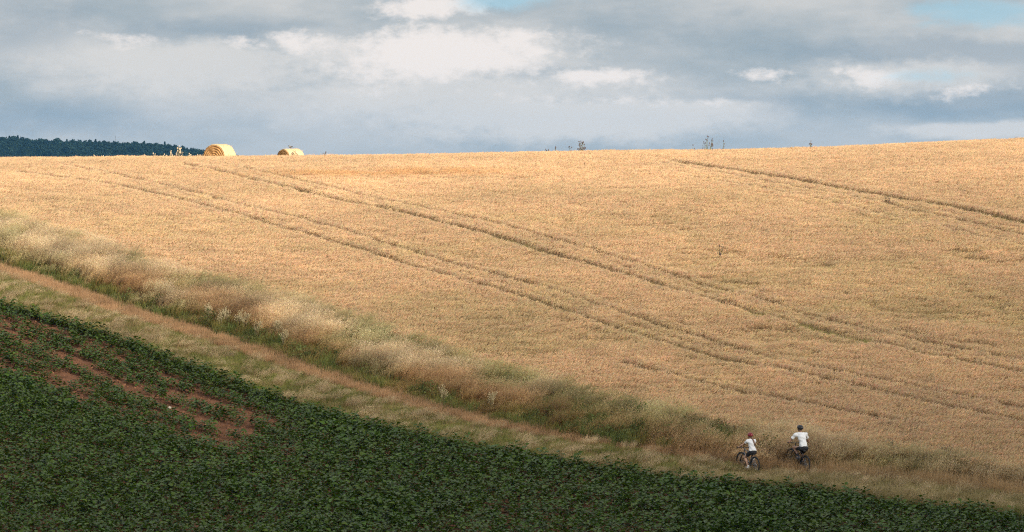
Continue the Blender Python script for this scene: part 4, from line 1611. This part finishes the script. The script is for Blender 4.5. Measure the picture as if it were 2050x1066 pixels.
    fs += [tuple(range(5, -1, -1)), tuple((len(prof) - 1) * 6 + k for k in range(6))]
    mb = MB(); mb.add(vs, fs); mb.build('saddle', M_BLK, e)
    cs = empty('crankset'); cs.parent = e
    mb = MB(); mb.torus((.05, BB.y, BB.z), .072, .010, n=32, m=6, sq=.4); mb.tube([(.045, BB.y, BB.z), (.055, BB.y, BB.z)], .06, 16); mb.build('chainring', M_ALU, cs)
    ped = {}
    for sx, a in ((1, crank), (-1, crank + math.pi)):
        end = BB + Vector((sx * .075, .17 * math.cos(a), .17 * math.sin(a)))
        mb = MB(); mb.tube([BB + Vector((sx * .06, 0, 0)), end], [.016, .012], 8); mb.build('crank', M_BLK, cs)
        mb = MB(); mb.box(end + Vector((sx * .06, 0, 0)), (.10, .095, .022)); mb.build('pedal', M_BLK, cs)
        ped[sx] = end + Vector((sx * .06, 0, 0))
    mb = MB()
    mb.tube([Vector((.05, .0, BB.z + .075)), Vector((.05, -.44, .40))], .005, 4, False); mb.tube([Vector((.05, 0, BB.z - .075)), Vector((.05, -.40, .26)), Vector((.05, -.44, .32))], .005, 4, False)
    mb.tube([(.045, -.44, .36), (.055, -.44, .36)], .05, 14)
    mb.build('chain', M_ALU, e)
    return e, ped


def rider(M, ped, saddle_z, bar_z, label, lean, build, woman, helm, skin, shoe, look):
    e = empty('person', mat4=M)
    tag(e, label, 'person', 'riders on the track')
    B = build
    hip = np.array((0, -.19, saddle_z + .065))
    L = (.54 if woman else .565) * B                                              # hip centre to neck base
    dirn = np.array((0, math.sin(lean), math.cos(lean)))
    bow = np.array((0, -math.cos(lean), math.sin(lean)))     # the rounded back
    neck = hip + dirn * L
    chest = hip + dirn * L * .68 + bow * .02
    waist = hip + dirn * L * .30 + bow * .015
    hd = neck + np.array((0, .085, .145)) * B
    sw = (.175 if woman else .205) * B
    sh = {s: neck + np.array((s * sw, -.015, -.055)) for s in (-1, 1)}
    hand = {s: np.array((s * .325, .425, bar_z + .03)) for s in (-1, 1)}
    elbow, knee, ankle, hipj = {}, {}, {}, {}
    for s in (-1, 1):
        mid = (sh[s] + hand[s]) / 2
        d = np.linalg.norm(hand[s] - sh[s]); arm = max(.55 * B, d * 1.02) / 2
        out = math.sqrt(max(arm ** 2 - (d / 2) ** 2, .0004))
        elbow[s] = mid + np.array((s * .75, -.25, -.6)) / 1.0 * out
        hipj[s] = hip + np.array((s * .092, .02, -.02))
        p = np.array(ped[s])
        ankle[s] = p + np.array((-s * .01, -.06, .105))
        mid = (hipj[s] + ankle[s]) / 2
        d = np.linalg.norm(ankle[s] - hipj[s]); leg = max(.43 * B, d / 2 * 1.015)
        out = math.sqrt(max(leg ** 2 - (d / 2) ** 2, .0004))
        u = (ankle[s] - hipj[s]) / d
        fwd = np.array((s * .18, 1, 0)); fwd = fwd - u * (fwd @ u); fwd /= np.linalg.norm(fwd)
        knee[s] = mid + fwd * out
    rx = np.array(Euler((R(6) - .0, 0, look)).to_matrix())
    wk = .9 if woman else 1.0

    def torso(P, g=0.0):
        tilt = np.array(Euler((-lean, 0, 0)).to_matrix())
        d = sd_ell(P, chest, (.155 * wk + g, .105 + g, .17 + g), tilt)
        d = smin(d, sd_ell(P, waist, (.125 * wk + g, .092 + g, .15 + g), tilt), .08)
        d = smin(d, sd_ell(P, hip, ((.158 if woman else .145) + g, .115 + g, .115 + g)), .07)
        for s in (-1, 1):
            d = smin(d, sd_cone(P, neck + np.array((0, -.02, -.03)), sh[s], .062 + g, .055 + g), .05)
        return d

    def arm(P, s, g=0.0):
        d = sd_cone(P, sh[s], elbow[s], (.043 if woman else .052) + g, (.034 if woman else .040) + g)
        return d

    def legs(P, s, g=0.0, upto=1.0):
        d = sd_cone(P, hipj[s], knee[s], (.088 if woman else .085) + g, (.055 if woman else .058) + g)
        return d

    def body(P):
        d = torso(P)
        d = smin(d, sd_cone(P, neck + np.array((0, -.02, -.02)), hd + np.array((0, -.02, -.05)), .058 * wk, .052 * wk), .03)
        h = sd_ell(P, hd, (.074, .094, .112), rx)
        h = smin(h, sd_ell(P, hd + np.array((0, .045, -.06)), (.050, .05, .055), rx), .04)
        fx, fy = -math.sin(look), math.cos(look)
        h = smin(h, sd_cone(P, hd + np.array((fx * .092, fy * .092, .01)), hd + np.array((fx * .112, fy * .112, -.025)), .010, .015), .012)
        for s in (-1, 1):
            h = np.minimum(h, sd_ell(P, hd + np.array((s * .076 * fy, s * .076 * -fx * -1, -.01)), (.012, .022, .033)))
        d = smin(d, h, .02)
        for s in (-1, 1):
            d = smin(d, arm(P, s), .035)
            d = smin(d, sd_cone(P, elbow[s], hand[s] + np.array((0, -.035, .01)), (.038 if woman else .044), .026), .025)
            d = smin(d, legs(P, s), .05)
            calf = knee[s] * .62 + ankle[s] * .38 + np.array((0, -.02, 0))
            k = sd_cone(P, knee[s], calf, .054, .053)
            k = smin(k, sd_cone(P, calf, ankle[s], .050, .034), .03)
            d = smin(d, k, .03)
            d = smin(d, sd_cone(P, ankle[s] + np.array((0, -.02, -.02)), ankle[s] + np.array((0, .14, -.06)), .036, .03), .03)
        return d
    lo, hi = (-.52, -.50, .05), (.52, .85, float(hd[2]) + .16)
    bd = sdf_obj('body', body, lo, hi, .0125, skin, e)
    for s in (-1, 1):                                        # each hand closed round its grip
        hx, hy, hz = hand[s]

        def hfn(P):
            d = sd_ell(P, (hx, hy - .025, hz + .008), (.042, .042, .016), np.array(Euler((R(-18), 0, 0)).to_matrix()))
            d = smin(d, sd_cone(P, (hx, hy - .06, hz + .015), (hx, hy - .03, hz + .012), .026, .024), .02)
            for q, ln in ((-.033, .90), (-.011, 1.0), (.011, .96), (.033, .82)):
                x0 = hx + q
                pts = [(x0, hy + .005, hz + .010), (x0, hy + .035 * ln, hz + .008), (x0, hy + .040 * ln, hz - .025), (x0, hy + .012, hz - .042 * ln)]
                f = np.minimum(np.minimum(sd_cone(P, pts[0], pts[1], .0095, .009), sd_cone(P, pts[1], pts[2], .009, .0085)), sd_cone(P, pts[2], pts[3], .0085, .0075))
                d = smin(d, f, .004)
            th = np.minimum(sd_cone(P, (hx - s * .036, hy - .03, hz + .002), (hx - s * .052, hy - .002, hz - .014), .012, .010),
                            sd_cone(P, (hx - s * .052, hy - .002, hz - .014), (hx - s * .045, hy + .018, hz - .038), .010, .008))
            return smin(d, th, .008)
        sdf_obj('hand', hfn, (hx - .09, hy - .11, hz - .08), (hx + .09, hy + .08, hz + .06), .0045, skin, bd)

    def folds(P):
        return .005 * np.sin(P[..., 2] * 42 + P[..., 0] * 17 + 2 * np.sin(P[..., 1] * 13)) + .004 * np.sin(P[..., 0] * 38 - P[..., 2] * 21)

    hem = hip + dirn * (.02 if not woman else .03)

    def tee(P):
        d = torso(P, .016)
        d = smin(d, sd_ell(P, hip + dirn * .10, (.155 if not woman else .14, .118, .13)), .05)
        d = np.maximum(d, -((P - hem) @ dirn))                           # hem
        d = np.maximum(d, (P - neck) @ np.array((0, .35, .94)) - .030)    # neckline
        for s in (-1, 1):
            a, b = sh[s], elbow[s]
            n = (b - a) / np.linalg.norm(b - a)
            end = .56 if not woman else .42
            sl = sd_cone(P, a, a + (b - a) * .8, .066 if not woman else .054, .066 if not woman else .054)
            sl = np.maximum(sl, (P - (a + (b - a) * end)) @ n)
            d = smin(d, sl, .03)
        return d + folds(P)
    sdf_obj('t_shirt', tee, (-.48, -.46, float(hip[2]) - .15), (.48, .55, float(neck[2]) + .12), .0115, M_TEE, bd)

    def shorts(P):
        d = sd_ell(P, hip, ((.172 if woman else .160), .130, .128))
        for s in (-1, 1):
            a, b = hipj[s], knee[s]
            n = (b - a) / np.linalg.norm(b - a)
            end = .55 if woman else .93
            k = sd_cone(P, a, b, .104 if not woman else .100, .082 if not woman else .070)
            k = np.maximum(k, (P - (a + (b - a) * end)) @ n)
            d = smin(d, k, .03)
        d = np.maximum(d, (P - hip) @ dirn - .085)
        return d + folds(P) * .8
    sdf_obj('shorts', shorts, (-.36, -.44, .25), (.36, .52, float(hip[2]) + .2), .0115, M_SHORT, bd)
    for s in (-1, 1):
        a = ankle[s]

        def shoefn(P):
            d = sd_cone(P, a + np.array((0, -.035, -.055)), a + np.array((0, .15, -.075)), .042, .034)
            d = smin(d, sd_cone(P, a + np.array((0, -.02, .005)), a + np.array((0, -.01, -.04)), .043, .045), .03)
            d = np.maximum(d, -(P[..., 2] - (a[2] - .098)))
            return d
        sdf_obj('shoe', shoefn, tuple(a - .13), tuple(a + np.array((.13, .26, .09))), .010, shoe, bd)
        if not woman:
            sdf_obj('sock', lambda P: sd_cone(P, a + np.array((0, -.01, .0)), a * .72 + knee[s] * .28, .040, .047), tuple(np.minimum(a, a * .72 + knee[s] * .28) - .08), tuple(np.maximum(a, a * .72 + knee[s] * .28) + .08), .011, M_SHORT, bd)

    hc = hd + np.array((0, -.012, .030))

    def helmet(P):
        d = sd_ell(P, hc + np.array((0, -.008, .012)), (.100, .135, .108), rx)
        d = np.maximum(d, -sd_ell(P, hc + np.array((0, .01, -.03)), (.083, .110, .10), rx))
        d = np.maximum(d, -((P - hc) @ np.array((0, .10, .99)) + .035))
        for q in (-.052, 0.0, .052):                                      # vents running front to back
            for yy in (-.075, .0, .075):
                d = np.maximum(d, -sd_ell(P, hc + np.array((q, yy, .105 - abs(q) * .5 - yy * yy * 3)), (.013, .030, .032)))
        return d
    hl = sdf_obj('helmet', helmet, tuple(hc - .2), tuple(hc + .2), .0085, helm, bd)
    mb = MB()
    for s in (-1, 1):
        mb.tube([hc + np.array((s * .085, .02, -.03)), hd + np.array((s * .074, .02, -.06)), hd + np.array((0, .045, -.128))], .006, 4)
    mb.build('chin_strap', M_BLK, hl)
    hm = M_HAIR if woman else M_HAIRD

    def hair(P):
        d = sd_ell(P, hd + np.array((0, -.018, .006)), (.082, .092, .108), rx)
        d = np.maximum(d, (P - hd) @ np.array((0, .75, -.55)) - .018)
        if woman:
            pts = [hd + np.array((.0, -.095, -.03)), hd + np.array((.015, -.15, -.07)), hd + np.array((.040, -.245, -.17)), hd + np.array((.060, -.31, -.28)), hd + np.array((.070, -.355, -.37))]
            rr = [.022, .032, .036, .029, .010]
            for i in range(4):
                d = smin(d, sd_cone(P, pts[i], pts[i + 1], rr[i], rr[i + 1]), .015)
        return d + .003 * np.sin(P[..., 0] * 160 + P[..., 2] * 20)
    sdf_obj('hair', hair, tuple(hd - np.array((.16, .45, .45))), tuple(hd + .16), .0095, hm, bd)
    fx, fy = -math.sin(look), math.cos(look)
    for s in (-1, 1):
        c = hd + np.array((fx * .080 + s * .030 * fy, fy * .080 + s * .030 * -fx * -1, .012))
        mb = MB(); mb.ball(tuple(c), .0125, 8, 6); mb.build('eye', M_EYE, bd)
    c = hd + np.array((fx * .094, fy * .094, -.062))
    mb = MB(); mb.ball(tuple(c), (.022, .008, .007), 8, 5); mb.build('mouth', simple_mat('lips', (.36, .14, .12), .5, .1, 40), bd)
    return e


M_FRAMEW = simple_mat('dark_frame_grey', (.05, .05, .055), .3, .2, 8, rgb2=(.16, .16, .17))
M_FRAMEM = simple_mat('black_frame', (.022, .022, .025), .3, .2, 8)
SW, SM = .93, 1.0
Mw = rider_frame(RIDER_W, R(27), SW)
Mm = rider_frame(RIDER_M, R(25), SM)
bk, ped = bicycle(Mw, R(80), .80, .945, M_FRAMEW, 'dark mountain bike under the rider with the red helmet', steer=R(4))
rider(Mw, ped, .80, .945, 'rider with a red helmet and long ponytail, white t-shirt, black shorts and white shoes', R(24), .97, True, M_RED, M_SKIN, M_SHOEW, R(2))
bk, ped = bicycle(Mm, R(-78), .89, 1.0, M_FRAMEM, 'black mountain bike under the rider with the black helmet', steer=R(6))
rider(Mm, ped, .89, 1.0, 'rider with a black helmet, loose white t-shirt and dark shorts, leaning forward', R(36), 1.08, False, M_SHELL, M_SKIN2, M_SHOED, R(22))


# ------------------------------------------------------------------ air
def build_haze():
    mb = MB()
    mb.box((0, 2900, 12), (4200, 6600, 116))
    m, nt, out = nodes_of('hazy_air')
    v = nt.nodes.new('ShaderNodeVolumePrincipled')
    v.inputs['Color'].default_value = (.16, .52, 1.0, 1)
    v.inputs['Density'].default_value = 0.000032
    v.inputs['Anisotropy'].default_value = .1
    v.inputs['Density Attribute'].default_value = ''
    v.inputs['Temperature Attribute'].default_value = ''
    nt.links.new(v.outputs[0], out.inputs['Volume'])
    o = mb.build('haze', m, None, False)
    return tag(o, 'thin blue haze filling the air over the whole farmland', 'haze', kind='stuff')


build_haze()
